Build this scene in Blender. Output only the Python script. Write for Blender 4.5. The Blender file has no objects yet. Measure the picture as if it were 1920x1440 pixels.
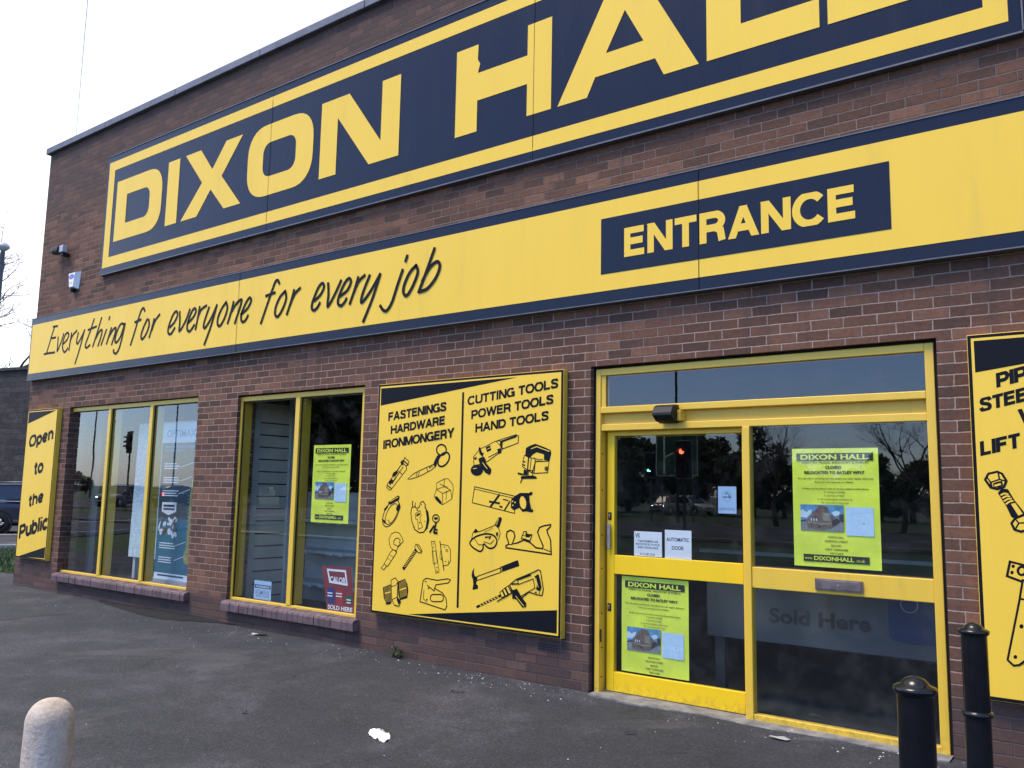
import bpy, math, random
from mathutils import Vector
from mathutils.geometry import tessellate_polygon
R = math.radians
random.seed(7)
S = bpy.context.scene
C = S.collection

# ------------------------------------------------------------------ camera
CX = (0.79971858, -0.05985934, -0.59738351)      # world x axis seen in the lens frame (right, down, forward)
CY = (0.60007429, 0.11118572, 0.79217964)
CZ = (0.01900116, -0.99199526, 0.12483733)
FOC, DIST, EYE = 1606.67, 6.11, 1.59
cam = bpy.data.objects.new('camera', bpy.data.cameras.new('camera')); C.objects.link(cam)
from mathutils import Matrix
cam.matrix_world = Matrix(((CX[0], -CX[1], -CX[2], 0), (CY[0], -CY[1], -CY[2], -DIST),
                           (CZ[0], -CZ[1], -CZ[2], EYE), (0, 0, 0, 1)))
cam.data.sensor_width = 36; cam.data.lens = FOC / 1920 * 36
cam.data.clip_end = 2000; cam.data.clip_start = 0.05
S.camera = cam

# ------------------------------------------------------------------ sky, sun, exposure
SUN_EL, SUN_AZ = 64, 215          # degrees; azimuth clockwise from +Y
w = bpy.data.worlds.new('World'); S.world = w; w.use_nodes = True
nt = w.node_tree; nt.nodes.clear()
sky = nt.nodes.new('ShaderNodeTexSky'); sky.sky_type = 'NISHITA'; sky.sun_disc = False
sky.sun_elevation = R(SUN_EL); sky.sun_rotation = R(SUN_AZ)
sky.air_density = 1.0; sky.dust_density = 0.6; sky.ozone_density = 1.0
tc = nt.nodes.new('ShaderNodeTexCoord')
def wmath(op, x, y=0.0):
    n = nt.nodes.new('ShaderNodeMath'); n.operation = op
    for i, v in enumerate((x, y)):
        if hasattr(v, 'is_output'): nt.links.new(v, n.inputs[i])
        else: n.inputs[i].default_value = v
    return n.outputs[0]
def whs(sat, val):
    h = nt.nodes.new('ShaderNodeHueSaturation'); h.inputs['Saturation'].default_value = sat; h.inputs['Value'].default_value = val
    nt.links.new(sky.outputs[0], h.inputs['Color']); return h.outputs[0]
def wtint(c, col):
    m = nt.nodes.new('ShaderNodeMix'); m.data_type = 'RGBA'; m.blend_type = 'MULTIPLY'; m.inputs[0].default_value = 1
    nt.links.new(c, m.inputs[6]); m.inputs[7].default_value = (*col, 1); return m.outputs[2]
blue, cloud = wtint(whs(1.08, 1.42), (0.84, 0.92, 1.18)), wtint(whs(0.12, 1.0), (1.30, 1.32, 1.38))
mp = nt.nodes.new('ShaderNodeMapping'); mp.inputs['Scale'].default_value = (1, 1, 2.6)
nz = nt.nodes.new('ShaderNodeTexNoise'); nz.inputs['Scale'].default_value = 1.7; nz.inputs['Detail'].default_value = 7
nt.links.new(tc.outputs['Generated'], mp.inputs[0]); nt.links.new(mp.outputs[0], nz.inputs[0])
dp = nt.nodes.new('ShaderNodeVectorMath'); dp.operation = 'DOT_PRODUCT'; dp.inputs[1].default_value = (-0.30, 0.90, 0.30)
nt.links.new(tc.outputs['Generated'], dp.inputs[0])
cf = wmath('ADD', wmath('MULTIPLY', dp.outputs['Value'], 0.9), wmath('MULTIPLY', wmath('SUBTRACT', nz.outputs[0], 0.5), 1.6))
rp = nt.nodes.new('ShaderNodeMapRange'); rp.interpolation_type = 'SMOOTHSTEP'; rp.inputs[1].default_value = -0.45; rp.inputs[2].default_value = 0.5
nt.links.new(cf, rp.inputs[0])
mx = nt.nodes.new('ShaderNodeMix'); mx.data_type = 'RGBA'
nt.links.new(rp.outputs[0], mx.inputs[0]); nt.links.new(blue, mx.inputs[6]); nt.links.new(cloud, mx.inputs[7])
bg = nt.nodes.new('ShaderNodeBackground'); bg.inputs[1].default_value = 0.15
out = nt.nodes.new('ShaderNodeOutputWorld')
nt.links.new(mx.outputs[2], bg.inputs[0]); nt.links.new(bg.outputs[0], out.inputs[0])
sl = bpy.data.lights.new('sun', 'SUN'); sl.energy = 2.9; sl.angle = R(24); sl.color = (1.0, 0.85, 0.64)
sun = bpy.data.objects.new('sun', sl); C.objects.link(sun)
az, el = R(SUN_AZ), R(SUN_EL)
sd = Vector((math.sin(az) * math.cos(el), math.cos(az) * math.cos(el), math.sin(el)))
sun.rotation_euler = sd.to_track_quat('Z', 'Y').to_euler(); sun.location = (0, -10, 30)
S.view_settings.view_transform = 'Standard'; S.view_settings.look = 'None'
S.view_settings.gamma = 1; S.view_settings.use_curve_mapping = False
S.view_settings.exposure = 0.65
S.render.engine = 'CYCLES'
S.cycles.max_bounces = 8; S.cycles.transparent_max_bounces = 12; S.cycles.caustics_reflective = False; S.cycles.caustics_refractive = False

# ------------------------------------------------------------------ measuring helpers: survey rays onto real planes
def ray(px, py):
    a, b = (px - 960) / FOC, (py - 720) / FOC
    return (a * CX[0] + b * CX[1] + CX[2], a * CY[0] + b * CY[1] + CY[2], a * CZ[0] + b * CZ[1] + CZ[2])
def W(p, y=0.0):
    r = ray(*p); t = (DIST + y) / r[1]; return (r[0] * t, EYE + r[2] * t)
def G(p, z=0.0):
    r = ray(*p); t = (z - EYE) / r[2]; return (r[0] * t, r[1] * t - DIST)
def MIR(p, y, gy=0.06):
    """the street point on plane y that shows in the glass at survey point p"""
    r = ray(*p); tg = (DIST + gy) / r[1]; t = tg + (gy - y) / r[1]
    return (r[0] * t, y, EYE + r[2] * t)
def crop(ox, oy, s):
    return lambda a, b: (ox + a / s, oy + b / s)

# ------------------------------------------------------------------ materials
class NT:
    def __init__(s, name):
        s.m = bpy.data.materials.new(name); s.m.use_nodes = True; s.t = s.m.node_tree
        s.b = s.t.nodes['Principled BSDF']
    def n(s, typ, **k):
        x = s.t.nodes.new('ShaderNode' + typ)
        for a, v in k.items(): setattr(x, a, v)
        return x
    def l(s, a, b): s.t.links.new(a, b)
    def put(s, sock, v):
        if hasattr(v, 'is_output'): s.l(v, sock)
        else: sock.default_value = v
    def math(s, op, a, b=0.0, c=None, clamp=False):
        x = s.n('Math', operation=op, use_clamp=clamp); s.put(x.inputs[0], a); s.put(x.inputs[1], b)
        if c is not None: s.put(x.inputs[2], c)
        return x.outputs[0]
    def mix(s, f, a, b, blend='MIX'):
        x = s.n('Mix', data_type='RGBA', blend_type=blend); s.put(x.inputs[0], f); s.put(x.inputs[6], a); s.put(x.inputs[7], b)
        return x.outputs[2]
    def noise(s, vec, scale, detail=4, rough=0.55, dist=0):
        x = s.n('TexNoise'); s.l(vec, x.inputs['Vector']); x.inputs['Scale'].default_value = scale
        x.inputs['Detail'].default_value = detail; x.inputs['Roughness'].default_value = rough; x.inputs['Distortion'].default_value = dist
        return x.outputs[0]
    def ramp(s, f, stops, interp='LINEAR'):
        x = s.n('ValToRGB'); x.color_ramp.interpolation = interp; e = x.color_ramp.elements
        while len(e) < len(stops): e.new(0.5)
        for i, (p, c) in enumerate(stops): e[i].position = p; e[i].color = (*c, 1) if len(c) == 3 else c
        s.put(x.inputs[0], f); return x.outputs[0]
    def rng(s, v, a, b, c=0.0, d=1.0):
        x = s.n('MapRange'); x.interpolation_type = 'SMOOTHSTEP'
        s.put(x.inputs[0], v); x.inputs[1].default_value = a; x.inputs[2].default_value = b; x.inputs[3].default_value = c; x.inputs[4].default_value = d
        return x.outputs[0]
    def obj(s): return s.n('TexCoord').outputs['Object']
    def bump(s, h, dist, strength=1.0):
        x = s.n('Bump'); x.inputs['Strength'].default_value = strength; x.inputs['Distance'].default_value = dist
        s.put(x.inputs['Height'], h); s.l(x.outputs[0], s.b.inputs['Normal']); return x
    def col(s, v): s.put(s.b.inputs['Base Color'], v)
    def rough(s, v): s.put(s.b.inputs['Roughness'], v)

def plain(name, col, rough=0.6, var=0.12, scale=6, metal=0, bump=0, spec=0.5):
    k = NT(name); o = k.obj()
    f = k.noise(o, scale, 6)
    c1 = tuple(min(1, c * (1 - var)) for c in col) + (1,); c2 = tuple(min(1, c * (1 + var)) for c in col) + (1,)
    k.col(k.mix(k.rng(f, 0.3, 0.7), c1, c2)); k.rough(k.math('ADD', rough - 0.08, k.math('MULTIPLY', f, 0.16)))
    k.b.inputs['Metallic'].default_value = metal; k.b.inputs['Specular IOR Level'].default_value = spec
    if bump: k.bump(k.noise(o, scale * 6, 5), bump)
    return k.m

def brick_mat(name, soot=True):
    k = NT(name); o = k.obj()
    wob = k.n('TexNoise'); k.l(o, wob.inputs['Vector']); wob.inputs['Scale'].default_value = 14; wob.inputs['Detail'].default_value = 3
    sep = k.n('SeparateXYZ'); k.l(o, sep.inputs[0]); sw = k.n('SeparateColor'); k.l(wob.outputs['Color'], sw.inputs[0])
    u = k.math('ADD', k.math('ADD', sep.outputs[0], sep.outputs[1]), k.math('MULTIPLY', k.math('SUBTRACT', sw.outputs[0], 0.5), 0.008))
    z = k.math('ADD', k.math('SUBTRACT', sep.outputs[2], 0.0), k.math('MULTIPLY', k.math('SUBTRACT', sw.outputs[1], 0.5), 0.008))
    zr = k.math('DIVIDE', z, 0.075); row = k.math('FLOOR', zr); fv = k.math('FRACT', zr)
    wn0 = k.n('TexWhiteNoise', noise_dimensions='1D'); k.l(row, wn0.inputs['W'])
    sh = k.math('ADD', k.math('MULTIPLY', k.math('PINGPONG', row, 1.0), 0.5), k.math('MULTIPLY', wn0.outputs[0], 0.1))
    ur = k.math('ADD', k.math('DIVIDE', u, 0.225), sh); colm = k.math('FLOOR', ur); fu = k.math('FRACT', ur)
    cv = k.n('CombineXYZ'); k.l(colm, cv.inputs[0]); k.l(row, cv.inputs[1])
    wn = k.n('TexWhiteNoise', noise_dimensions='2D'); k.l(cv.outputs[0], wn.inputs['Vector'])
    du = k.math('MULTIPLY', k.math('SUBTRACT', 0.5, k.math('ABSOLUTE', k.math('SUBTRACT', fu, 0.5))), 0.225)
    dv = k.math('MULTIPLY', k.math('SUBTRACT', 0.5, k.math('ABSOLUTE', k.math('SUBTRACT', fv, 0.5))), 0.075)
    d = k.math('MINIMUM', du, dv)
    chipn = k.noise(o, 55, 4, 0.7); mask = k.rng(k.math('ADD', d, k.math('MULTIPLY', k.math('SUBTRACT', chipn, 0.5), 0.010)), 0.003, 0.0062)          # 1 on the brick face, 0 in the joint
    base = k.ramp(wn.outputs[0], [(0.0, (0.078, 0.044, 0.031)), (0.18, (0.104, 0.054, 0.036)), (0.45, (0.124, 0.061, 0.039)),
                                  (0.7, (0.142, 0.070, 0.044)), (0.88, (0.170, 0.084, 0.053)), (1.0, (0.195, 0.098, 0.061))])
    n1 = k.noise(o, 30, 5, 0.65); n2 = k.noise(o, 1.1, 5, 0.6)
    base = k.mix(1.0, base, k.ramp(n1, [(0.25, (0.72, 0.72, 0.74)), (0.75, (1.28, 1.26, 1.24))]), 'MULTIPLY')
    base = k.mix(1.0, base, k.ramp(n2, [(0.3, (0.84, 0.84, 0.87)), (0.7, (1.14, 1.12, 1.1))]), 'MULTIPLY')
    zz = sep.outputs[2]
    jit = k.math('MULTIPLY', k.math('SUBTRACT', n2, 0.5), 2.2)
    zj = k.math('ADD', zz, jit)
    up = k.rng(zj, 5.2, 6.3); mid = k.rng(zj, 2.6, 4.4, 0, 0.5); lo = k.rng(k.math('ADD', zz, k.math('MULTIPLY', jit, 0.25)), 0.52, 0.25, 0, 0.85)
    end = k.rng(k.math('ADD', sep.outputs[0], jit), -12.3, -13.4, 0, 0.55)
    dirt = k.math('MAXIMUM', k.math('MAXIMUM', k.math('MULTIPLY', up, 0.93), mid), k.math('MAXIMUM', lo, end))
    dirt = k.math('ADD', dirt, k.math('MULTIPLY', k.rng(n2, 0.45, 0.62), 0.3), clamp=True)
    mort = k.mix(dirt, (0.34, 0.25, 0.205, 1), (0.068, 0.055, 0.057, 1))
    mort = k.mix(1.0, mort, k.ramp(n1, [(0.25, (0.8, 0.8, 0.8)), (0.75, (1.15, 1.15, 1.15))]), 'MULTIPLY')
    sm_ = k.n('Mapping'); k.l(o, sm_.inputs[0]); sm_.inputs['Scale'].default_value = (7, 7, 0.5); stn = k.math('MULTIPLY', k.rng(k.noise(sm_.outputs[0], 1.0, 6, 0.65), 0.5, 0.72), 0.42); base = k.mix(stn, base, (0.05, 0.04, 0.037, 1)); mort = k.mix(stn, mort, (0.09, 0.075, 0.07, 1))
    wh = k.math('MULTIPLY', k.rng(k.noise(o, 4.5, 7, 0.8), 0.66, 0.76), 0.35); base = k.mix(wh, base, (0.25, 0.22, 0.21, 1))
    sootf = k.math('MAXIMUM', k.math('MULTIPLY', up, 0.5), k.math('MULTIPLY', lo, 0.6))
    base = k.mix(sootf, base, (0.052, 0.043, 0.046, 1))
    k.col(k.mix(mask, mort, base)); k.rough(0.85); k.b.inputs['Specular IOR Level'].default_value = 0.25
    k.bump(k.math('ADD', k.math('MULTIPLY', mask, 1.0), k.math('MULTIPLY', n1, 0.45)), 0.006)
    return k.m

def asphalt_mat(name, dark=1.0, chips=True):
    k = NT(name); o = k.obj()
    a = k.noise(o, 0.55, 6, 0.6, 0.4); b = k.noise(o, 3.0, 6, 0.65); c = k.noise(o, 160, 3, 0.7)
    v = k.n('TexVoronoi'); k.l(o, v.inputs['Vector']); v.inputs['Scale'].default_value = 95
    vs = k.n('SeparateColor'); k.l(v.outputs['Color'], vs.inputs[0])
    t = k.math('ADD', k.math('MULTIPLY', a, 0.65), k.math('MULTIPLY', b, 0.35))
    base = k.ramp(t, [(0.32, (0.019 * dark, 0.0215 * dark, 0.028 * dark)), (0.5, (0.033 * dark, 0.035 * dark, 0.043 * dark)), (0.66, (0.066 * dark, 0.068 * dark, 0.081 * dark))])
    base = k.mix(1.0, base, k.ramp(c, [(0.3, (0.72, 0.72, 0.72)), (0.7, (1.3, 1.3, 1.3))]), 'MULTIPLY')
    st = k.ramp(vs.outputs[0], [(0.0, (0.55, 0.55, 0.55)), (0.75, (1.2, 1.2, 1.2)), (0.94, (1.7, 1.68, 1.65)), (1.0, (2.3, 2.25, 2.2))])
    base = k.mix(0.75, base, st, 'MULTIPLY')
    cr = k.n('TexVoronoi', feature='DISTANCE_TO_EDGE'); cw = k.n('VectorMath', operation='MULTIPLY_ADD'); cn = k.n('TexNoise'); k.l(o, cn.inputs['Vector']); cn.inputs['Scale'].default_value = 1.5; cn.inputs['Detail'].default_value = 6
    k.l(cn.outputs['Color'], cw.inputs[0]); cw.inputs[1].default_value = (0.9, 0.9, 0); k.l(o, cw.inputs[2]); k.l(cw.outputs[0], cr.inputs['Vector']); cr.inputs['Scale'].default_value = 0.42
    crack = k.math('MULTIPLY', k.rng(cr.outputs['Distance'], 0.006, 0.001), k.rng(k.noise(o, 0.8, 3), 0.46, 0.58)); base = k.mix(k.math('MULTIPLY', crack, 0.75), base, (0.012, 0.012, 0.013, 1))
    sm = k.math('MULTIPLY', k.rng(k.noise(o, 0.35, 8, 0.72, 1.2), 0.53, 0.66), 0.5); base = k.mix(sm, base, (0.095 * dark, 0.095 * dark, 0.105 * dark, 1))
    spot = k.n('TexVoronoi'); k.l(o, spot.inputs['Vector']); spot.inputs['Scale'].default_value = 2.6; base = k.mix(k.math('MULTIPLY', k.rng(spot.outputs['Distance'], 0.07, 0.05), 0.5), base, (0.022, 0.022, 0.024, 1))
    k.col(base); k.rough(0.82); k.b.inputs['Specular IOR Level'].default_value = 0.35
    k.bump(k.math('ADD', k.math('MULTIPLY', v.outputs['Distance'], 0.6), c), 0.006)
    return k.m

def glass_mat(name, tint=(0.93, 0.97, 0.96, 1), boost=1.7):
    k = NT(name); k.t.nodes.remove(k.b); o = k.obj()
    tr = k.n('BsdfTransparent'); tr.inputs[0].default_value = tint
    gl = k.n('BsdfGlossy'); gl.inputs['Roughness'].default_value = 0.0; gl.inputs[0].default_value = (0.95, 0.97, 1, 1)
    fr = k.n('Fresnel'); gm = k.n('NewGeometry'); k.l(k.math('SUBTRACT', 1.5, k.math('MULTIPLY', gm.outputs['Backfacing'], 1.5 - 1 / 1.5)), fr.inputs[0])
    bp = k.n('Bump'); bp.inputs['Strength'].default_value = 0.5; bp.inputs['Distance'].default_value = 0.0008
    k.l(k.noise(o, 1.6, 1), bp.inputs['Height']); k.l(bp.outputs[0], gl.inputs['Normal'])
    ms = k.n('MixShader'); k.l(k.math('MULTIPLY', fr.outputs[0], boost, clamp=True), ms.inputs[0])
    k.l(tr.outputs[0], ms.inputs[1]); k.l(gl.outputs[0], ms.inputs[2])
    # a thin film of street dust
    df = k.n('BsdfDiffuse'); df.inputs[0].default_value = (0.4, 0.4, 0.42, 1)
    m2 = k.n('MixShader'); k.l(k.math('MULTIPLY', k.rng(k.noise(o, 5, 6, 0.7), 0.45, 0.8), 0.05), m2.inputs[0])
    k.l(ms.outputs[0], m2.inputs[1]); k.l(df.outputs[0], m2.inputs[2])
    k.l(m2.outputs[0], k.t.nodes['Material Output'].inputs[0]); return k.m

def paint(name, col, rough=0.4, dirt=(0.25, 0.19, 0.05), amount=0.25, spec=0.5, scale=2.0, streak=False, buckle=0.0, foot=0.0):
    k = NT(name); o = k.obj(); m = k.n('Mapping'); k.l(o, m.inputs[0])
    if streak: m.inputs['Scale'].default_value = (5, 5, 0.6)
    f = k.noise(m.outputs[0], scale, 7, 0.7); f2 = k.noise(o, 40, 3)
    c = k.mix(k.rng(f, 0.3, 0.75, 0.0, 0.22), (*col, 1), tuple(x * 0.8 for x in col) + (1,))
    c = k.mix(k.math('MULTIPLY', k.rng(f, 0.56, 0.8), amount), c, (*dirt, 1))
    k.col(c); k.rough(k.math('ADD', rough - 0.1, k.math('MULTIPLY', f, 0.2))); k.b.inputs['Specular IOR Level'].default_value = spec
    if foot:
        sp = k.n('SeparateXYZ'); k.l(o, sp.inputs[0]); g = k.noise(o, 22, 6, 0.75)
        low = k.math('MULTIPLY', k.rng(sp.outputs[2], foot, 0.0), k.rng(g, 0.42, 0.62)); sc = k.rng(k.noise(o, 9, 8, 0.8), 0.66, 0.74)
        c = k.mix(k.math('MULTIPLY', k.math('MAXIMUM', low, k.math('MULTIPLY', sc, 0.6)), 0.38), c, (0.10, 0.08, 0.05, 1)); k.col(c)
    h = k.math('MULTIPLY', f2, 0.0004)
    if buckle: h = k.math('ADD', h, k.math('MULTIPLY', k.noise(o, 0.9, 2), buckle))
    k.bump(h, 1.0)
    return k.m

def emit(name, col, st):
    k = NT(name); k.b.inputs['Base Color'].default_value = (*col, 1); k.b.inputs['Emission Color'].default_value = (*col, 1)
    k.b.inputs['Emission Strength'].default_value = st; return k.m

M = {}
M['brick'] = brick_mat('brown_brick')
M['coping'] = plain('coping_stone', (0.13, 0.135, 0.17), 0.7, 0.2, 5, bump=0.002)
M['sign_yellow'] = paint('sign_yellow', (0.86, 0.555, 0.055), 0.42, (0.50, 0.37, 0.12), 0.28, 0.3, 0.8, True)
M['sign_navy'] = paint('sign_navy', (0.009, 0.012, 0.027), 0.28, (0.035, 0.042, 0.062), 0.22, 0.22, 0.9, True, 0.004)
M['sign_black'] = paint('sign_black', (0.006, 0.007, 0.011), 0.5, (0.02, 0.02, 0.022), 0.12, 0.12, 1.2)
M['trim'] = plain('edge_trim', (0.10, 0.105, 0.12), 0.45, 0.15, 8)
M['frame'] = paint('yellow_frame_paint', (0.74, 0.475, 0.045), 0.38, (0.30, 0.22, 0.06), 0.35, 0.5, 1.6, True, 0, 0.16)
M['frame_bright'] = paint('yellow_door_paint', (0.85, 0.55, 0.010), 0.36, (0.33, 0.25, 0.06), 0.25, 0.5, 1.6, True, 0, 0.13)
M['header'] = paint('grimy_yellow_paint', (0.62, 0.43, 0.06), 0.5, (0.16, 0.12, 0.07), 0.6, 0.4, 2.2, True)
M['glass'] = glass_mat('window_glass')
M['sill'] = plain('sill_brick', (0.115, 0.075, 0.08), 0.8, 0.28, 7, bump=0.002)
M['asphalt'] = asphalt_mat('asphalt')
M['wall_foot_dark'] = asphalt_mat('wall_foot_dark', 0.22)
M['road'] = asphalt_mat('road_asphalt', 1.15)
M['concrete'] = plain('concrete', (0.36, 0.35, 0.33), 0.85, 0.25, 6, bump=0.003)
M['white_line'] = plain('road_paint', (0.7, 0.7, 0.68), 0.6, 0.15, 4)
M['black_metal'] = plain('black_gloss_paint', (0.004, 0.005, 0.008), 0.2, 0.3, 12, spec=0.4)
M['black_plastic'] = plain('black_plastic', (0.010, 0.011, 0.014), 0.5, 0.2, 12, spec=0.25)
M['white_plastic'] = plain('white_plastic', (0.84, 0.84, 0.86), 0.4, 0.06, 6)
M['grey_plastic'] = plain('grey_plastic', (0.42, 0.42, 0.46), 0.5, 0.06, 6)
M['purple'] = plain('purple_print', (0.20, 0.16, 0.48), 0.45, 0.1, 6)
M['paper_green'] = plain('lime_paper', (0.74, 0.83, 0.065), 0.7, 0.10, 5)
M['ink'] = plain('black_ink', (0.012, 0.018, 0.01), 0.7, 0.1, 6)
M['white_paper'] = plain('white_paper', (0.74, 0.76, 0.80), 0.8, 0.05, 6)
M['blue_paper'] = plain('pale_blue_paper', (0.36, 0.52, 0.74), 0.8, 0.05, 6)
M['photo_sky'] = plain('printed_sky', (0.10, 0.27, 0.45), 0.7, 0.3, 18)
M['photo_cloud'] = plain('printed_cloud', (0.55, 0.65, 0.72), 0.7, 0.1, 9)
M['photo_brick'] = plain('printed_brick', (0.15, 0.10, 0.085), 0.7, 0.3, 40)
M['photo_stone'] = plain('printed_stone', (0.22, 0.22, 0.17), 0.7, 0.2, 20)
M['photo_road'] = plain('printed_road', (0.20, 0.22, 0.24), 0.7, 0.2, 20)
M['photo_dark'] = plain('printed_shadow', (0.03, 0.03, 0.035), 0.7, 0.2, 20)
M['map_blue'] = plain('printed_map', (0.48, 0.66, 0.82), 0.7, 0.06, 30)
M['navy_print'] = plain('navy_print', (0.01, 0.03, 0.09), 0.7, 0.1, 8)
M['grey_print'] = plain('grey_print', (0.22, 0.30, 0.38), 0.7, 0.1, 8)
M['red_print'] = plain('dark_red_board', (0.20, 0.022, 0.028), 0.6, 0.1, 6)
M['red_bright'] = plain('red_print', (0.34, 0.02, 0.03), 0.6, 0.1, 6)
M['blue_print'] = plain('blue_print', (0.015, 0.03, 0.16), 0.6, 0.1, 6)
M['green_print'] = plain('green_print', (0.01, 0.09, 0.035), 0.6, 0.1, 6)
M['teal'] = plain('banner_blue', (0.008, 0.13, 0.22), 0.55, 0.08, 3)
M['teal_dark'] = plain('banner_dark_blue', (0.006, 0.042, 0.066), 0.55, 0.1, 3)
M['pale'] = plain('banner_white', (0.60, 0.72, 0.84), 0.6, 0.05, 3)
M['lightblue'] = plain('banner_light_blue', (0.08, 0.36, 0.66), 0.6, 0.05, 3)
M['gold'] = plain('brass_print', (0.30, 0.28, 0.10), 0.5, 0.3, 12)
M['frosted'] = plain('frosted_board', (0.70, 0.84, 0.95), 0.35, 0.2, 30, bump=0.004)
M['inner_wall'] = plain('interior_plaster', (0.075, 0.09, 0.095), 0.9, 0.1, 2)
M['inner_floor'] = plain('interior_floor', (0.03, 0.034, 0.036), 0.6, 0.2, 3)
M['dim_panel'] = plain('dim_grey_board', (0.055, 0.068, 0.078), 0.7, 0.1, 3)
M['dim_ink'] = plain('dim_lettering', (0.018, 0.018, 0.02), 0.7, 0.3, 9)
M['slat'] = plain('slatwall_board', (0.58, 0.59, 0.52), 0.6, 0.06, 4)
M['slat_gap'] = plain('slatwall_groove', (0.03, 0.035, 0.035), 0.7, 0.1, 4)
M['shelf'] = plain('shelf_steel', (0.52, 0.58, 0.58), 0.5, 0.08, 4)
M['label'] = plain('price_label', (0.6, 0.62, 0.64), 0.6, 0.15, 30)
M['steel'] = plain('brushed_steel', (0.42, 0.40, 0.40), 0.38, 0.2, 10, metal=0.9)
M['bronze'] = plain('dull_plate', (0.19, 0.15, 0.14), 0.4, 0.25, 14, metal=0.6)
M['tin'] = plain('lamp_column_paint', (0.16, 0.19, 0.26), 0.5, 0.1, 4)
M['darkpole'] = plain('dark_column_paint', (0.03, 0.035, 0.05), 0.5, 0.1, 4)
M['terracotta'] = plain('air_brick_clay', (0.07, 0.05, 0.05), 0.85, 0.2, 20)
M['hole'] = plain('void', (0.004, 0.004, 0.004), 0.9, 0.1, 5)
M['bark'] = plain('bark', (0.06, 0.048, 0.042), 0.9, 0.3, 10)
M['leaf'] = plain('dark_leaves', (0.028, 0.05, 0.022), 0.7, 0.4, 1.5)
M['weed'] = plain('weed_leaves', (0.09, 0.085, 0.035), 0.7, 0.4, 20)
M['grass_blade'] = plain('grass', (0.055, 0.10, 0.035), 0.8, 0.4, 1.2)
M['stone'] = None
M['chip'] = plain('pale_chips', (0.36, 0.355, 0.345), 0.8, 0.35, 60)
M['leafdark'] = plain('rotten_leaf', (0.03, 0.025, 0.025), 0.8, 0.3, 30)
M['sign_green'] = plain('road_sign_green', (0.008, 0.10, 0.05), 0.5, 0.1, 3)
M['rubber'] = plain('tyre_rubber', (0.012, 0.012, 0.013), 0.75, 0.2, 20)
M['car_blue'] = plain('car_paint_navy', (0.008, 0.014, 0.042), 0.18, 0.1, 3, spec=0.8)
M['car_white'] = plain('car_paint_white', (0.62, 0.62, 0.64), 0.2, 0.05, 3, spec=0.7)
M['car_grey'] = plain('car_paint_grey', (0.16, 0.17, 0.19), 0.2, 0.05, 3, spec=0.7)
M['car_glass'] = plain('car_glass', (0.01, 0.013, 0.02), 0.06, 0.05, 3, spec=0.9)
M['chrome'] = plain('chrome', (0.75, 0.76, 0.8), 0.15, 0.05, 5, metal=1)
M['lamp_glass'] = plain('lamp_lens', (0.5, 0.55, 0.6), 0.2, 0.05, 5)
M['tail'] = plain('tail_lens', (0.3, 0.01, 0.01), 0.25, 0.05, 5)
M['head_on'] = emit('headlamp_lit', (1.0, 0.97, 0.9), 60)
M['tail_on'] = emit('tail_lit', (1.0, 0.05, 0.04), 12)
M['red_on'] = emit('signal_red_lit', (1.0, 0.10, 0.05), 30)
M['green_on'] = emit('signal_green_lit', (0.15, 1.0, 0.75), 30)
def stone_mat():
    k = NT('blackened_stone'); o = k.obj(); b = k.n('TexBrick'); m = k.n('Mapping')
    sep = k.n('SeparateXYZ'); k.l(o, sep.inputs[0]); cv = k.n('CombineXYZ')
    k.l(sep.outputs[0], cv.inputs[0]); k.l(sep.outputs[2], cv.inputs[1])
    wn = k.n('TexNoise'); k.l(cv.outputs[0], wn.inputs['Vector']); wn.inputs['Scale'].default_value = 1.7; wn.inputs['Detail'].default_value = 5
    va = k.n('VectorMath', operation='MULTIPLY_ADD'); k.l(wn.outputs['Color'], va.inputs[0]); va.inputs[1].default_value = (0.30, 0.13, 0); k.l(cv.outputs[0], va.inputs[2])
    k.l(va.outputs[0], b.inputs['Vector']); b.inputs['Scale'].default_value = 1; b.inputs['Brick Width'].default_value = 0.62; b.inputs['Row Height'].default_value = 0.21
    b.inputs['Mortar Size'].default_value = 0.012; b.inputs['Mortar Smooth'].default_value = 0.6; b.inputs['Color1'].default_value = (0.017, 0.016, 0.018, 1); b.inputs['Color2'].default_value = (0.046, 0.040, 0.039, 1); b.inputs['Mortar'].default_value = (0.02, 0.02, 0.022, 1)
    n = k.noise(o, 3.5, 6, 0.7)
    k.col(k.mix(1.0, b.outputs['Color'], k.ramp(n, [(0.3, (0.5, 0.5, 0.52)), (0.7, (1.6, 1.5, 1.45))]), 'MULTIPLY')); k.rough(0.9)
    k.bump(k.math('ADD', k.math('MULTIPLY', b.outputs['Fac'], -1.0), n), 0.05); return k.m
M['stone'] = stone_mat()
def grass_ground():
    k = NT('grass_soil'); o = k.obj(); n = k.noise(o, 0.7, 6, 0.6); n2 = k.noise(o, 40, 4, 0.7)
    c = k.ramp(n, [(0.3, (0.03, 0.052, 0.02)), (0.6, (0.05, 0.085, 0.03)), (0.75, (0.075, 0.09, 0.04))])
    k.col(k.mix(1.0, c, k.ramp(n2, [(0.3, (0.5, 0.5, 0.5)), (0.7, (1.5, 1.5, 1.5))]), 'MULTIPLY')); k.rough(0.95); k.bump(n2, 0.03); return k.m
M['ground'] = grass_ground()

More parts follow.
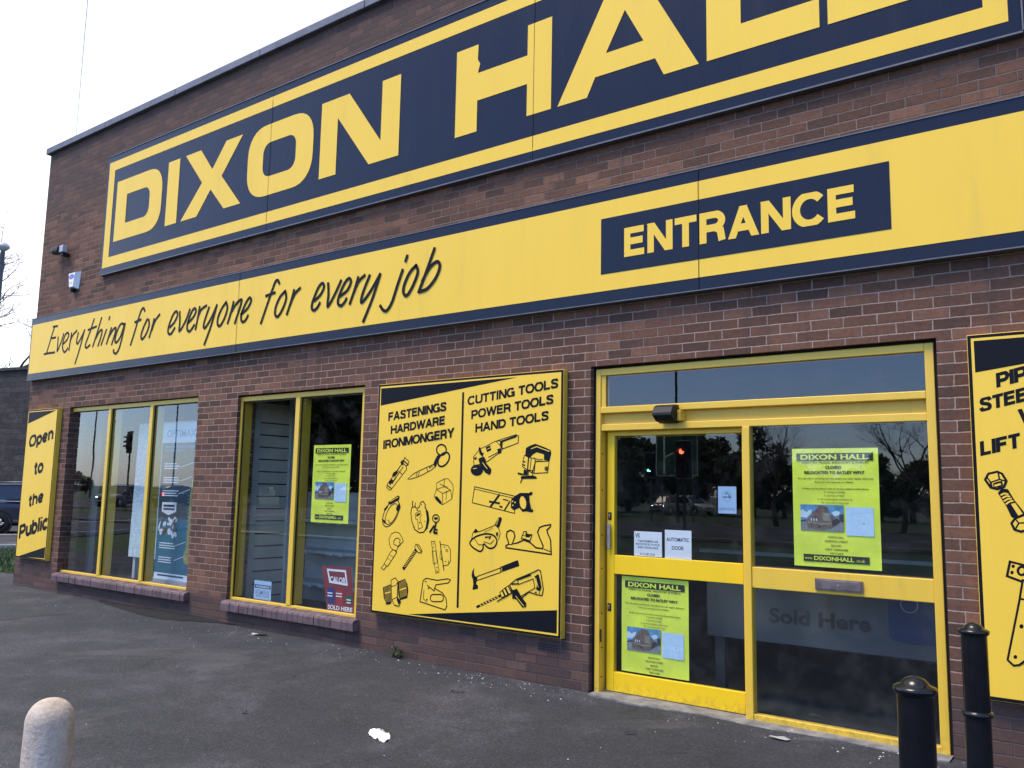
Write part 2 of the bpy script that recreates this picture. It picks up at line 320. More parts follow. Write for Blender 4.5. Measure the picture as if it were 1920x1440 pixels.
# ------------------------------------------------------------------ mesh helpers
class MB:
    def __init__(s): s.v = []; s.f = []; s.mi = []; s.sm = []
    def face(s, pts, mi=0, smooth=False):
        b = len(s.v); s.v += [tuple(p) for p in pts]; s.f.append(tuple(range(b, b + len(pts)))); s.mi.append(mi); s.sm.append(smooth); return s
    def box(s, x0, x1, y0, y1, z0, z1, mi=0, skip=''):
        b = len(s.v)
        s.v += [(x0, y0, z0), (x1, y0, z0), (x1, y1, z0), (x0, y1, z0), (x0, y0, z1), (x1, y0, z1), (x1, y1, z1), (x0, y1, z1)]
        for n, q in (('d', (0, 3, 2, 1)), ('u', (4, 5, 6, 7)), ('f', (0, 1, 5, 4)), ('r', (1, 2, 6, 5)), ('b', (2, 3, 7, 6)), ('l', (3, 0, 4, 7))):
            if n in skip: continue
            s.f.append(tuple(b + i for i in q)); s.mi.append(mi); s.sm.append(False)
        return s
    def obox(s, c, ux, uy, uz, hx, hy, hz, mi=0):
        c, ux, uy, uz = map(Vector, (c, ux, uy, uz)); b = len(s.v)
        for sz in (-1, 1):
            for sx, sy in ((-1, -1), (1, -1), (1, 1), (-1, 1)):
                s.v.append(tuple(c + ux * hx * sx + uy * hy * sy + uz * hz * sz))
        for q in ((0, 3, 2, 1), (4, 5, 6, 7), (0, 1, 5, 4), (1, 2, 6, 5), (2, 3, 7, 6), (3, 0, 4, 7)):
            s.f.append(tuple(b + i for i in q)); s.mi.append(mi); s.sm.append(False)
        return s
    def tube(s, pts, rad, n=8, mi=0, cap=True):
        pts = [Vector(p) for p in pts]; rad = rad if hasattr(rad, '__len__') else [rad] * len(pts); b = len(s.v)
        up = None
        for i, p in enumerate(pts):
            d = (pts[min(i + 1, len(pts) - 1)] - pts[max(i - 1, 0)]).normalized()
            if up is None: up = Vector((0, 0, 1)) if abs(d.z) < 0.9 else Vector((1, 0, 0))
            a = d.cross(up); a = a.normalized() if a.length > 1e-6 else Vector((1, 0, 0)); c = a.cross(d).normalized(); up = c
            for k in range(n):
                t = 2 * math.pi * k / n; s.v.append(tuple(p + (a * math.cos(t) + c * math.sin(t)) * rad[i]))
        for i in range(len(pts) - 1):
            for k in range(n):
                k2 = (k + 1) % n
                s.f.append((b + i * n + k, b + i * n + k2, b + (i + 1) * n + k2, b + (i + 1) * n + k)); s.mi.append(mi); s.sm.append(True)
        if cap:
            for base, rev in ((b, False), (b + (len(pts) - 1) * n, True)):
                q = [base + k for k in range(n)]; s.f.append(tuple(q[::-1] if rev else q)); s.mi.append(mi); s.sm.append(False)
        return s
    def lathe(s, c, prof, n=32, mi=0, axis='z'):
        b = len(s.v)
        for r_, h in prof:
            for k in range(n):
                t = 2 * math.pi * k / n; a, d = r_ * math.cos(t), r_ * math.sin(t)
                s.v.append((c[0] + a, c[1] + d, c[2] + h) if axis == 'z' else ((c[0] + a, c[1] + h, c[2] + d) if axis == 'y' else (c[0] + h, c[1] + a, c[2] + d)))
        for i in range(len(prof) - 1):
            for k in range(n):
                k2 = (k + 1) % n; s.f.append((b + i * n + k, b + i * n + k2, b + (i + 1) * n + k2, b + (i + 1) * n + k)); s.mi.append(mi); s.sm.append(True)
        return s
    def rect(s, x0, x1, z0, z1, y, mi=0):
        return s.face([(x0, y, z0), (x1, y, z0), (x1, y, z1), (x0, y, z1)], mi)
    def poly(s, pts, y, mi=0, holes=()):
        """flat outline (x, z) on the plane y, with holes"""
        loops = [[Vector((p[0], p[1], 0)) for p in l] for l in (pts, *holes)]
        flat = [p for l in loops for p in l]; b = len(s.v); s.v += [(p.x, y, p.y) for p in flat]
        for t in tessellate_polygon(loops):
            a, c, d = (flat[i] for i in t)
            if (c - a).cross(d - a).z < 0: t = t[::-1]
            s.f.append(tuple(b + i for i in t)); s.mi.append(mi); s.sm.append(False)
        return s
    def ribbon(s, pts, wd, y, mi=0, closed=False, smooth=0, ext=0.3):
        """a painted stroke of width wd (x, z) on the plane y"""
        P = [Vector((p[0], p[1])) for p in pts]
        if smooth: P = spline(P, smooth, closed)
        if closed: P = P + [P[0]]
        n = len(P); L = []; Rr = []
        for i in range(n):
            if closed: a = P[(i - 1) % (n - 1)] if i not in (0, n - 1) else P[n - 2]; c = P[i + 1] if i < n - 1 else P[1]
            else: a = P[max(i - 1, 0)]; c = P[min(i + 1, n - 1)]
            d1 = (P[i] - a); d2 = (c - P[i])
            d1 = d1.normalized() if d1.length > 1e-7 else d2.normalized(); d2 = d2.normalized() if d2.length > 1e-7 else d1
            t = d1 + d2; t = t.normalized() if t.length > 0.3 else d1
            nn = Vector((-t.y, t.x)); cs = max(0.6, nn.dot(Vector((-d1.y, d1.x))))
            h = wd / 2 / cs
            L.append(P[i] + nn * h); Rr.append(P[i] - nn * h)
        if not closed:
            e = (P[0] - P[1]).normalized() * wd * ext; L[0] += e; Rr[0] += e
            e = (P[-1] - P[-2]).normalized() * wd * ext; L[-1] += e; Rr[-1] += e
        for i in range(n - 1):
            s.face([(Rr[i].x, y, Rr[i].y), (Rr[i + 1].x, y, Rr[i + 1].y), (L[i + 1].x, y, L[i + 1].y), (L[i].x, y, L[i].y)], mi)
        return s
    def build(s, name, mats, parent=None, bevel=0, kind=None, loc=None):
        if not isinstance(mats, (list, tuple)): mats = [mats]
        off = Vector((0, 0, 0)); q = parent
        while q is not None: off += q.location; q = q.parent
        if loc is not None: off = Vector(loc)
        me = bpy.data.meshes.new(name); me.from_pydata([tuple(Vector(v) - off) for v in s.v], [], s.f)
        for m in mats: me.materials.append(m)
        me.polygons.foreach_set('material_index', s.mi); me.polygons.foreach_set('use_smooth', s.sm); me.update()
        o = bpy.data.objects.new(name, me); C.objects.link(o)
        if parent is not None: o.parent = parent
        elif loc is not None: o.location = loc
        if bevel:
            md = o.modifiers.new('bevel', 'BEVEL'); md.width = bevel; md.segments = 2; md.limit_method = 'ANGLE'; md.angle_limit = R(40)
        if kind: o['kind'] = kind
        return o
def spline(P, k, closed=False):
    out = []; n = len(P)
    for i in range(n if closed else n - 1):
        g = (lambda j: P[j % n]) if closed else (lambda j: P[max(0, min(n - 1, j))])
        a, b, c, d = g(i - 1), g(i), g(i + 1), g(i + 2)
        for q in range(k):
            t = q / k
            out.append(0.5 * ((2 * b) + (c - a) * t + (2 * a - 5 * b + 4 * c - d) * t * t + (3 * b - a - 3 * c + d) * t ** 3))
    if not closed: out.append(P[-1])
    return out
def ell(cx, cz, rx, rz, rot=0, n=28, a0=0, a1=360):
    o = []; full = a1 - a0 >= 360
    for i in range(n if full else n + 1):
        t = R(a0 + (a1 - a0) * i / n); x, z = rx * math.cos(t), rz * math.sin(t); c, s_ = math.cos(R(rot)), math.sin(R(rot))
        o.append((cx + x * c - z * s_, cz + x * s_ + z * c))
    return o
def thing(name, label, cat, loc=(0, 0, 0), rotz=0, group=None):
    o = bpy.data.objects.new(name, None); C.objects.link(o); o.empty_display_size = 0.2
    o.location = loc; o.rotation_euler = (0, 0, rotz); o['label'] = label; o['category'] = cat
    if group: o['group'] = group
    return o
def tag(o, label, cat, group=None):
    o['label'] = label; o['category'] = cat
    if group: o['group'] = group
    return o
def dup(root, loc, rotz, label, group=None):
    r_ = root.copy(); C.objects.link(r_); r_.location = loc; r_.rotation_euler = (0, 0, rotz); r_['label'] = label
    if group: r_['group'] = group
    for ch in list(root.children):
        c = ch.copy(); C.objects.link(c); c.parent = r_
        for g in list(ch.children):
            d = g.copy(); C.objects.link(d); d.parent = c
    return r_
_tc = {}
def glyphs(s, bold=0.0):
    if (s, bold) not in _tc:
        cu = bpy.data.curves.new('t', 'FONT'); cu.body = s; cu.size = 1; cu.offset = bold; cu.resolution_u = 3; cu.dimensions = '2D'; cu.fill_mode = 'FRONT'
        o = bpy.data.objects.new('t', cu); C.objects.link(o)
        dg = bpy.context.evaluated_depsgraph_get(); me = o.evaluated_get(dg).to_mesh()
        vs = [(v.co.x, v.co.y) for v in me.vertices]; fs = [tuple(p.vertices) for p in me.polygons]
        o.evaluated_get(dg).to_mesh_clear(); bpy.data.objects.remove(o); bpy.data.curves.remove(cu)
        _tc[(s, bold)] = (vs, fs)
    return _tc[(s, bold)]
CAP = 0.729
def text(mb, s, x0, x1, z0, h, y, mi=0, bold=0.0, slope=0.0, cap=None):
    vs, fs = glyphs(s, bold); xs = [v[0] for v in vs]; a, b = min(xs), max(xs); cap = cap or CAP
    k = (x1 - x0) / (b - a); base = len(mb.v)
    for vx, vy in vs:
        X = x0 + (vx - a) * k; mb.v.append((X, y, z0 + vy / cap * h + slope * (X - x0)))
    for f in fs:
        q = [mb.v[base + i] for i in f[:3]]
        n = (q[1][0] - q[0][0]) * (q[2][2] - q[0][2]) - (q[2][0] - q[0][0]) * (q[1][2] - q[0][2])
        mb.f.append(tuple(base + i for i in (f if n > 0 else f[::-1]))); mb.mi.append(mi); mb.sm.append(False)
WT = 0.21; HW = WT / 2
def arc(cx, cz, rx, rz, a0, a1, n=14): return [(cx + rx * math.cos(R(a0 + (a1 - a0) * i / n)), cz + rz * math.sin(R(a0 + (a1 - a0) * i / n))) for i in range(n + 1)]
A_, B_ = HW, 1 - HW
GLY = {'A': (0.94, [[(0.10, 0.03), (0.47, 0.97)], [(0.47, 0.97), (0.84, 0.03)], [(0.22, 0.32), (0.72, 0.32)]]),
 'C': (0.92, [arc(0.49, 0.5, 0.41, 0.43, 38, 322, 26)]), 'D': (0.88, [[(A_, 0), (A_, 1)], [(A_, B_), (0.38, B_)] + arc(0.40, 0.5, 0.40, 0.5 - HW, 86, -86, 20) + [(0.38, A_), (A_, A_)]]),
 'E': (0.78, [[(A_, 0), (A_, 1)], [(A_, B_), (0.74, B_)], [(A_, 0.52), (0.70, 0.52)], [(A_, A_), (0.76, A_)]]), 'F': (0.74, [[(A_, 0), (A_, 1)], [(A_, B_), (0.72, B_)], [(A_, 0.5), (0.66, 0.5)]]),
 'G': (0.96, [arc(0.49, 0.5, 0.41, 0.43, 40, 330, 26), [(0.55, 0.46), (0.86, 0.46)], [(0.855, 0.46), (0.855, 0.02)]]), 'H': (0.88, [[(A_, 0), (A_, 1)], [(0.80, 0), (0.80, 1)], [(A_, 0.52), (0.8, 0.52)]]),
 'I': (0.24, [[(0.12, 0), (0.12, 1)]]), 'L': (0.72, [[(A_, 0), (A_, 1)], [(A_, A_), (0.70, A_)]]), 'M': (1.04, [[(A_, 0), (A_, 1)], [(0.96, 0), (0.96, 1)], [(0.12, 0.97), (0.52, 0.05)], [(0.52, 0.05), (0.92, 0.97)]]),
 'N': (0.88, [[(A_, 0), (A_, 1)], [(0.80, 0), (0.80, 1)], [(0.12, 0.97), (0.76, 0.03)]]), 'O': (0.98, [arc(0.49, 0.5, 0.41, 0.43, 0, 360, 32)]), 'P': (0.82, [[(A_, 0), (A_, 1)], [(A_, B_), (0.48, B_)] + arc(0.48, 0.66, 0.25, 0.235, 86, -86, 12) + [(0.48, 0.425), (A_, 0.425)]]),
 'R': (0.88, [[(A_, 0), (A_, 1)], [(A_, B_), (0.50, B_)] + arc(0.50, 0.68, 0.25, 0.215, 86, -86, 12) + [(0.50, 0.465), (A_, 0.465)], [(0.52, 0.47), (0.70, 0.36), (0.76, 0.02)]]),
 'S': (0.84, [[(0.74, 0.70), (0.66, 0.87), (0.42, 0.925), (0.18, 0.85), (0.135, 0.70), (0.25, 0.58), (0.56, 0.47), (0.71, 0.33), (0.67, 0.14), (0.42, 0.075), (0.16, 0.14), (0.085, 0.31)]]),
 'T': (0.78, [[(0.0, B_), (0.78, B_)], [(0.39, 0), (0.39, 1)]]), 'U': (0.88, [[(A_, 1), (A_, 0.40)] + arc(0.44, 0.36, 0.36, 0.285, 180, 360, 16) + [(0.80, 0.40), (0.80, 1)]]), 'V': (0.86, [[(0.09, 0.98), (0.43, 0.06)], [(0.43, 0.06), (0.77, 0.98)]]),
 'W': (1.26, [[(0.08, 0.98), (0.34, 0.05)], [(0.34, 0.05), (0.63, 0.95)], [(0.63, 0.95), (0.92, 0.05)], [(0.92, 0.05), (1.18, 0.98)]]), 'Y': (0.86, [[(0.09, 0.98), (0.43, 0.44)], [(0.77, 0.98), (0.43, 0.44)], [(0.43, 0), (0.43, 0.48)]]),
 'o': (0.72, [arc(0.36, 0.365, 0.28, 0.30, 0, 360, 26)]), 'p': (0.72, [[(A_, 0.73), (A_, -0.24)], arc(0.36, 0.365, 0.275, 0.30, 0, 360, 26)]), 'e': (0.70, [arc(0.35, 0.365, 0.27, 0.30, 10, 318, 24), [(0.10, 0.36), (0.62, 0.36)]]),
 'n': (0.68, [[(A_, 0), (A_, 0.73)], arc(0.34, 0.40, 0.255, 0.26, 175, 0, 12) + [(0.595, 0)]]), 'h': (0.68, [[(A_, 0), (A_, 1)], arc(0.34, 0.40, 0.255, 0.26, 175, 0, 12) + [(0.595, 0)]]),
 't': (0.42, [[(0.19, 0.94), (0.19, 0.18), (0.25, 0.08), (0.40, 0.07)], [(0.0, 0.66), (0.40, 0.66)]]), 'u': (0.68, [[(A_, 0.73), (A_, 0.33)] + arc(0.335, 0.33, 0.255, 0.26, 180, 355, 12), [(0.595, 0.73), (0.595, 0)]]),
 'b': (0.72, [[(A_, 0), (A_, 1)], arc(0.36, 0.365, 0.275, 0.30, 0, 360, 26)]), 'l': (0.22, [[(0.11, 0), (0.11, 1)]]), 'i': (0.22, [[(0.11, 0), (0.11, 0.73)], [(0.11, 0.87), (0.11, 0.97)]]), 'c': (0.66, [arc(0.36, 0.365, 0.28, 0.30, 42, 318, 22)]), ' ': (0.32, [])}
def sans(mb, s, x0, x1, z0, h, y, mi=0, slope=0.0, wt=None, gap=0.07):
    tot = sum(GLY[c][0] + gap for c in s) - gap; k = (x1 - x0) / tot; x = 0.0
    for c in s:
        wd, st = GLY[c]
        for q in st:
            t = MB(); closed = len(q) > 20 and (Vector(q[0]) - Vector(q[-1])).length < 0.01
            P = [Vector(p) for p in (q[:-1] if closed else q)]
            if c == 'S': P = spline(P, 4)
            diag = len(q) == 2 and abs(q[0][1] - q[1][1]) > 0.05 and (c.isupper() or abs(q[0][0] - q[1][0]) > 0.02)
            t.ribbon([(x0 + (x + p.x) * k, z0 + p.y * h) for p in P], h * (wt or (0.25 if s.isupper() else 0.27)), 0, 0, closed, 0, 0.4 if diag else 0.0)
            for f in t.f:
                pg = [(t.v[i][0], t.v[i][2]) for i in f]
                if c.isupper() or diag:
                    zlo, zhi = (z0 - (0.26 * h if c in 'p' else 0), z0 + h * (0.74 if c in 'pnu' else 1))
                    for lim, sg_ in ((zlo, 1), (zhi, -1)):
                        nw = []
                        for i in range(len(pg)):
                            p_, n_ = pg[i], pg[(i + 1) % len(pg)]; dp_, dn_ = (p_[1] - lim) * sg_, (n_[1] - lim) * sg_
                            if dp_ >= 0: nw.append(p_)
                            if (dp_ < 0) != (dn_ < 0): e_ = dp_ / (dp_ - dn_); nw.append((p_[0] + (n_[0] - p_[0]) * e_, p_[1] + (n_[1] - p_[1]) * e_))
                        pg = nw
                if len(pg) >= 3: mb.face([(a_, y, b_ + slope * (a_ - x0)) for a_, b_ in pg], mi)
            y -= 0.00008
        x += wd + gap
def sans_at(mb, s, BL, BR, TL, y, mi=0):
    a, b, c = W(BL, y), W(BR, y), W(TL, y); sans(mb, s, a[0], b[0], a[1], c[1] - a[1], y, mi, (b[1] - a[1]) / (b[0] - a[0]))
def text_at(mb, s, BL, BR, TL, y, mi=0, bold=0.0):
    a, b, c = W(BL, y), W(BR, y), W(TL, y)
    text(mb, s, a[0], b[0], a[1], c[1] - a[1], y, mi, bold, (b[1] - a[1]) / (b[0] - a[0]))

# ------------------------------------------------------------------ the ground
def base_z(x):
    pts = [(-60, 0.05), (-14, 0.05), (-12.8, 0.05), (-11.4, 0.04), (-9.4, 0.06), (-8.1, 0.04), (-6.3, 0.028), (-5.5, 0.01), (-4.2, 0.0), (60, 0.0)]
    for (a, za), (b, zb) in zip(pts, pts[1:]):
        if a <= x <= b: return za + (zb - za) * (x - a) / (b - a)
    return 0
def court_z(x, y):
    return base_z(x) * max(0, min(1, 1 + (y + 0.0) / 6)) + 0.006 * math.sin(x * 2.1 + y * 1.3) * math.sin(y * 2.7 - x * 0.6) - 0.004
mb = MB(); mb.face([(-900, -900, -0.12), (900, -900, -0.12), (900, 900, -0.12), (-900, 900, -0.12)])
g = mb.build('ground', M['ground'], kind='structure')
mb = MB()
def edge_y(x): return 0.35 if x > -14.02 else max(-3.0, 0.95 + (x + 14.02) * 0.16)
nx, ny = 120, 44
for i in range(nx):
    for j in range(ny):
        q = []
        for a, b in ((i, j), (i + 1, j), (i + 1, j + 1), (i, j + 1)):
            x = -20 + 32 * a / nx; yt = edge_y(x); y = -11 + (yt + 11) * (b / ny); q.append((x, y, court_z(x, y)))
        mb.face(q, 0, True)
fc = mb.build('pavement', M['asphalt'], kind='structure')
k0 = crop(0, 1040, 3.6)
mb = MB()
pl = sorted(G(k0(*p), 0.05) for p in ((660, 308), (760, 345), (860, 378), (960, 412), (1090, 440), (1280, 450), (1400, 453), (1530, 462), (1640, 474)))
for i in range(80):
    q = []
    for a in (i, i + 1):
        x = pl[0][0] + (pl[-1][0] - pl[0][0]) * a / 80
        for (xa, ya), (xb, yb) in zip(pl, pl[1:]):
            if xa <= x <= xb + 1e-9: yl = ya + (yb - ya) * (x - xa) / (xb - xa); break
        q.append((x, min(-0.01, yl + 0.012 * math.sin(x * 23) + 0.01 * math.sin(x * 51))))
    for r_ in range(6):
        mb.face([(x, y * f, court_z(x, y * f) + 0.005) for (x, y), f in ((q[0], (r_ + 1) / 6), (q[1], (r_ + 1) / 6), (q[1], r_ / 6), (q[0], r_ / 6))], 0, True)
mb.build('asphalt', M['wall_foot_dark'], kind='structure')  # darker wedge laid over the paving along the wall foot between the windows

# ------------------------------------------------------------------ the shop
X0, X1, YB, TOP = -14.05, 9.0, 12.0, 6.86
shop = thing('shop_building', 'brown brick warehouse shop with yellow framed windows and a sliding entrance', 'building', (0, 0, 0))
opens = [(-12.72, -9.475, 0.325, 2.70), (-8.665, -6.51, 0.30, 2.66), (-3.778, -1.12, -0.1, 2.65)]
mb = MB(); TH = 0.26
xs = sorted({X0, X1, *[o[0] for o in opens], *[o[1] for o in opens]}); zs = sorted({-0.15, TOP, *[o[2] for o in opens], *[o[3] for o in opens]})
for a, b in zip(xs, xs[1:]):
    for c, d in zip(zs, zs[1:]):
        if any(o[0] <= a and b <= o[1] and o[2] <= c and d <= o[3] for o in opens): continue
        mb.rect(a, b, c, d, 0)
        mb.face([(b, TH, c), (a, TH, c), (a, TH, d), (b, TH, d)], 1)
for a, b, c, d in opens:
    mb.face([(a, 0, c), (a, 0, d), (a, TH, d), (a, TH, c)]); mb.face([(b, 0, d), (b, 0, c), (b, TH, c), (b, TH, d)])
    mb.face([(a, 0, d), (b, 0, d), (b, TH, d), (a, TH, d)]); mb.face([(b, 0, c), (a, 0, c), (a, TH, c), (b, TH, c)])
mb.face([(X0, YB, -0.15), (X0, 0, -0.15), (X0, 0, TOP), (X0, YB, TOP)]); mb.face([(X1, 0, -0.15), (X1, YB, -0.15), (X1, YB, TOP), (X1, 0, TOP)])
mb.face([(X1, YB, -0.15), (X0, YB, -0.15), (X0, YB, TOP), (X1, YB, TOP)])
mb.build('brick_wall', [M['brick'], M['inner_wall']], shop)
mb = MB(); mb.box(X0 + 0.3, X1 - 0.3, 0.3, YB - 0.3, 6.45, 6.55); mb.build('roof', M['coping'], shop)
mb = MB(); x = X0 - 0.05; i = 0
while x < X1:
    x2 = min(x + 1.85, X1 + 0.05); mb.box(x, x2 - 0.008, -0.06, 0.34, TOP, TOP + 0.10); x = x2
mb.box(X0 - 0.05, X0 + 0.35, 0.35, YB, TOP, TOP + 0.10)
mb.build('coping', M['coping'], shop, 0.008)
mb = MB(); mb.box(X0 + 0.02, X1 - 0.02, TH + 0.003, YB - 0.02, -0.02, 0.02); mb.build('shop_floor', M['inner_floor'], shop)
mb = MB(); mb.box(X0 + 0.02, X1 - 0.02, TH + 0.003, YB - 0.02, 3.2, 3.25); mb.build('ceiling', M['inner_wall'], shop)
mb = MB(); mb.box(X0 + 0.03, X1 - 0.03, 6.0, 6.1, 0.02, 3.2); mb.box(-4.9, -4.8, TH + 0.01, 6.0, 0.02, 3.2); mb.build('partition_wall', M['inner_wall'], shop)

def window(x0, x1, z0, z1, mull, y0, wd=0.055):
    mb = MB(); D = 0.15
    mb.box(x0, x1, y0, y0 + D, z1 - wd, z1); mb.box(x0, x1, y0, y0 + 0.045, z0, z0 + wd * 0.62)
    za, zb = z0 + wd * 0.62, z1 - wd
    mb.box(x0, x0 + wd, y0 + 0.002, y0 + D - 0.002, za, zb); mb.box(x1 - wd, x1, y0 + 0.002, y0 + D - 0.002, za, zb)
    edges = [x0 + wd]
    for m in mull: mb.box(m - 0.036, m + 0.036, y0 - 0.006, y0 + D + 0.01, za, zb); edges += [m - 0.036, m + 0.036]
    edges.append(x1 - wd)
    fr = mb.build('window', M['frame'], shop, 0.004)
    for a, b in zip(edges[::2], edges[1::2]):
        p = MB(); p.rect(a - 0.004, b + 0.004, za - 0.004, zb + 0.004, y0 + 0.03); p.build('glass_pane', M['glass'], fr)
    gk = MB()
    for a, b in zip(edges[::2], edges[1::2]):
        gk.box(a, a + 0.012, y0 + 0.018, y0 + 0.029, za, zb); gk.box(b - 0.012, b, y0 + 0.018, y0 + 0.029, za, zb)
        gk.box(a + 0.012, b - 0.012, y0 + 0.018, y0 + 0.029, zb - 0.012, zb)
    gk.build('gasket', M['black_plastic'], fr)
    ms = MB(); ms.box(x0 - 0.01, x1 + 0.05, y0 + 0.012, y0 + 0.1, z1 + 0.001, z1 + 0.03); ms.build('mastic_seal', M['hole'], fr)
    return fr
def sill(win, x0, x1, z1, h):
    sb = MB(); n = round((x1 - x0) / 0.085); wv = (x1 - x0) / n
    for i in range(n):
        a = x0 + i * wv + 0.003; b = a + wv - 0.006; dz = random.uniform(-0.003, 0.003); dy = random.uniform(-0.004, 0.004)
        prof = [(-0.075 + dy, z1 - h), (-0.078 + dy, z1 - 0.035), (-0.066 + dy, z1 - 0.012), (-0.04, z1 - 0.002 + dz), (0.055, z1 + 0.008 + dz)]
        for (ya, za), (yb, zb) in zip(prof, prof[1:]): sb.face([(a, ya, za), (b, ya, za), (b, yb, zb), (a, yb, zb)], 0)
        for xx, rev in ((a, 0), (b, 1)):
            q = [(xx, yy, zz) for yy, zz in prof] + [(xx, 0.055, z1 - h)]; sb.face(q if not rev else q[::-1], 0)
        sb.face([(a, -0.075 + dy, z1 - h), (a, 0.0, z1 - h), (b, 0.0, z1 - h), (b, -0.075 + dy, z1 - h)], 0)
    sb.box(x0 + 0.004, x1 - 0.004, -0.062, 0.05, z1 - h + 0.004, z1 - 0.01, 1)
    sb.build('brick_sill', [M['sill'], M['concrete']], win)
W1 = window(-12.79, -9.42, 0.32, 2.688, (-11.665, -10.60), 0.05)
W2 = window(-8.69, -6.535, 0.295, 2.645, (-7.617,), 0.045)
sill(W1, -12.70, -9.40, 0.322, 0.105); sill(W2, -8.66, -6.46, 0.300, 0.11)

# air brick
mb = MB(); mb.box(-4.28, -4.06, -0.006, 0.01, 0.274, 0.341)
for r_ in range(3):
    for c in range(8): mb.box(-4.27 + c * 0.0255, -4.27 + c * 0.0255 + 0.016, -0.009, -0.0065, 0.281 + r_ * 0.0195, 0.281 + r_ * 0.0195 + 0.011, 1)
mb.build('air_brick', [M['terracotta'], M['hole']], shop)

# entrance
YF = 0.04
mb = MB()
mb.box(-3.75, -3.705, YF, 0.19, -0.01, 2.628); mb.box(-1.203, -1.146, YF, 0.12, -0.005, 2.628)
mb.box(-3.705, -1.203, YF, 0.14, 2.572, 2.628)              # head
mb.box(-3.705, -1.203, YF, 0.14, 2.255, 2.308)              # transom bar
mb.box(-3.705, -1.203, YF + 0.012, 0.17, 2.108, 2.163)      # lower bar
mb.box(-2.477, -2.42, YF, 0.12, -0.008, 2.108)              # middle post
mb.box(-2.42, -1.203, YF + 0.01, 0.11, 0.93, 1.08)          # fixed side rail
mb.box(-2.42, -1.203, YF + 0.006, 0.11, -0.002, 0.046)      # fixed side bottom
door = mb.build('entrance_frame', M['frame'], shop, 0.005)
mb = MB(); mb.box(-3.7785, -3.751, YF + 0.012, 0.16, -0.05, 2.6505); mb.box(-1.1455, -1.1195, YF + 0.012, 0.16, -0.05, 2.6505); mb.box(-3.7785, -1.1195, YF + 0.013, 0.161, 2.629, 2.6508)
mb.build('mastic_seal', M['hole'], door)
mb = MB(); mb.box(-3.705, -1.203, YF + 0.045, 0.16, 2.163, 2.255); mb.box(-2.99, -2.98, YF + 0.038, YF + 0.044, 2.165, 2.25)
mb.build('header_panel', M['header'], door)
for nm, a in (('glass_pane', (-3.66, -1.207, 2.306, 2.574, 0.07)), ('glass_pane', (-2.421, -1.202, 1.079, 2.110, 0.07)), ('glass_pane', (-2.421, -1.202, 0.045, 0.931, 0.07))):
    p = MB(); p.rect(*a); p.build(nm, M['glass'], door)
mb = MB(); mb.box(-3.705, -3.662, YF + 0.012, 0.07, 2.308, 2.572)
mb.box(-3.705, -2.478, 0.19, 0.20, 2.06, 2.12); mb.build('inner_stop', M['frame'], door, 0.003)
mb = MB(); mb.box(-1.96, -1.642, YF - 0.006, YF + 0.009, 0.955, 1.034); mb.box(-1.95, -1.652, YF - 0.011, YF - 0.006, 0.966, 1.026); mb.tube([(-1.80, YF - 0.016, 0.998), (-1.80, YF - 0.010, 0.998)], 0.007, 10, 1)
mb.build('letter_plate', [M['bronze'], M['steel']], door, 0.002)
mb = MB(); mb.box(-3.698, -3.684, YF - 0.002, YF + 0.004, 0.40, 0.50); mb.build('keep_plate', M['black_plastic'], door)
for z in (0.12, 0.35, 0.62, 0.98, 1.25, 1.62, 1.92):
    mb = MB(); mb.tube([(-3.70, 0.075, z), (-3.7065, 0.075, z)], 0.006, 8); mb.build('screw', M['black_plastic'], door)
YL = 0.12
mb = MB()
mb.box(-3.684, -3.616, YL, YL + 0.05, 0.012, 2.12); mb.box(-2.512, -2.44, YL + 0.001, YL + 0.05, 0.012, 2.12)
mb.box(-3.616, -2.512, YL + 0.002, YL + 0.048, 2.068, 2.12); mb.box(-3.616, -2.512, YL + 0.002, YL + 0.048, 0.94, 1.092); mb.box(-3.616, -2.512, YL + 0.002, YL + 0.048, 0.012, 0.165)
leaf = mb.build('sliding_door', M['frame_bright'], shop, 0.004)
for a in ((1.088, 2.072), (0.161, 0.944)):
    p = MB(); p.rect(-3.62, -2.508, a[0], a[1], YL + 0.02); p.build('glass_pane', M['glass'], leaf)
mb = MB(); mb.box(-3.668, -3.640, YL - 0.03, YL - 0.018, 1.14, 1.35); mb.box(-3.662, -3.646, YL - 0.019, YL - 0.001, 1.155, 1.18); mb.box(-3.662, -3.646, YL - 0.019, YL - 0.001, 1.31, 1.335)
mb.build('handle', M['steel'], leaf, 0.004)
for z in (1.375, 0.64):
    mb = MB(); mb.box(-3.672, -3.64, YL - 0.004, YL - 0.001, z, z + 0.062); mb.tube([(-3.656, YL - 0.005, z + 0.042), (-3.656, YL - 0.012, z + 0.042)], 0.009, 10, 1); mb.box(-3.66, -3.652, YL - 0.009, YL - 0.004, z + 0.015, z + 0.04, 1)
    mb.build('lock', [M['black_plastic'], M['steel']], leaf)
# threshold
mb = MB(); random.seed(3)
e = []
for i in range(25):
    x = -3.75 + 2.62 * i / 24; e.append((x, -0.05 - 0.05 * math.sin(i * 0.35) ** 2 - random.uniform(0, 0.02)))
for (xa, ya), (xb, yb) in zip(e, e[1:]):
    mb.face([(xa, ya, 0.004), (xb, yb, 0.004), (xb, 0.25, 0.010), (xa, 0.25, 0.010)]); mb.face([(xa, ya, -0.02), (xb, yb, -0.02), (xb, yb, 0.004), (xa, ya, 0.004)])
mb.build('threshold', plain('dirty_concrete', (0.17, 0.165, 0.16), 0.85, 0.35, 9, bump=0.004), shop)

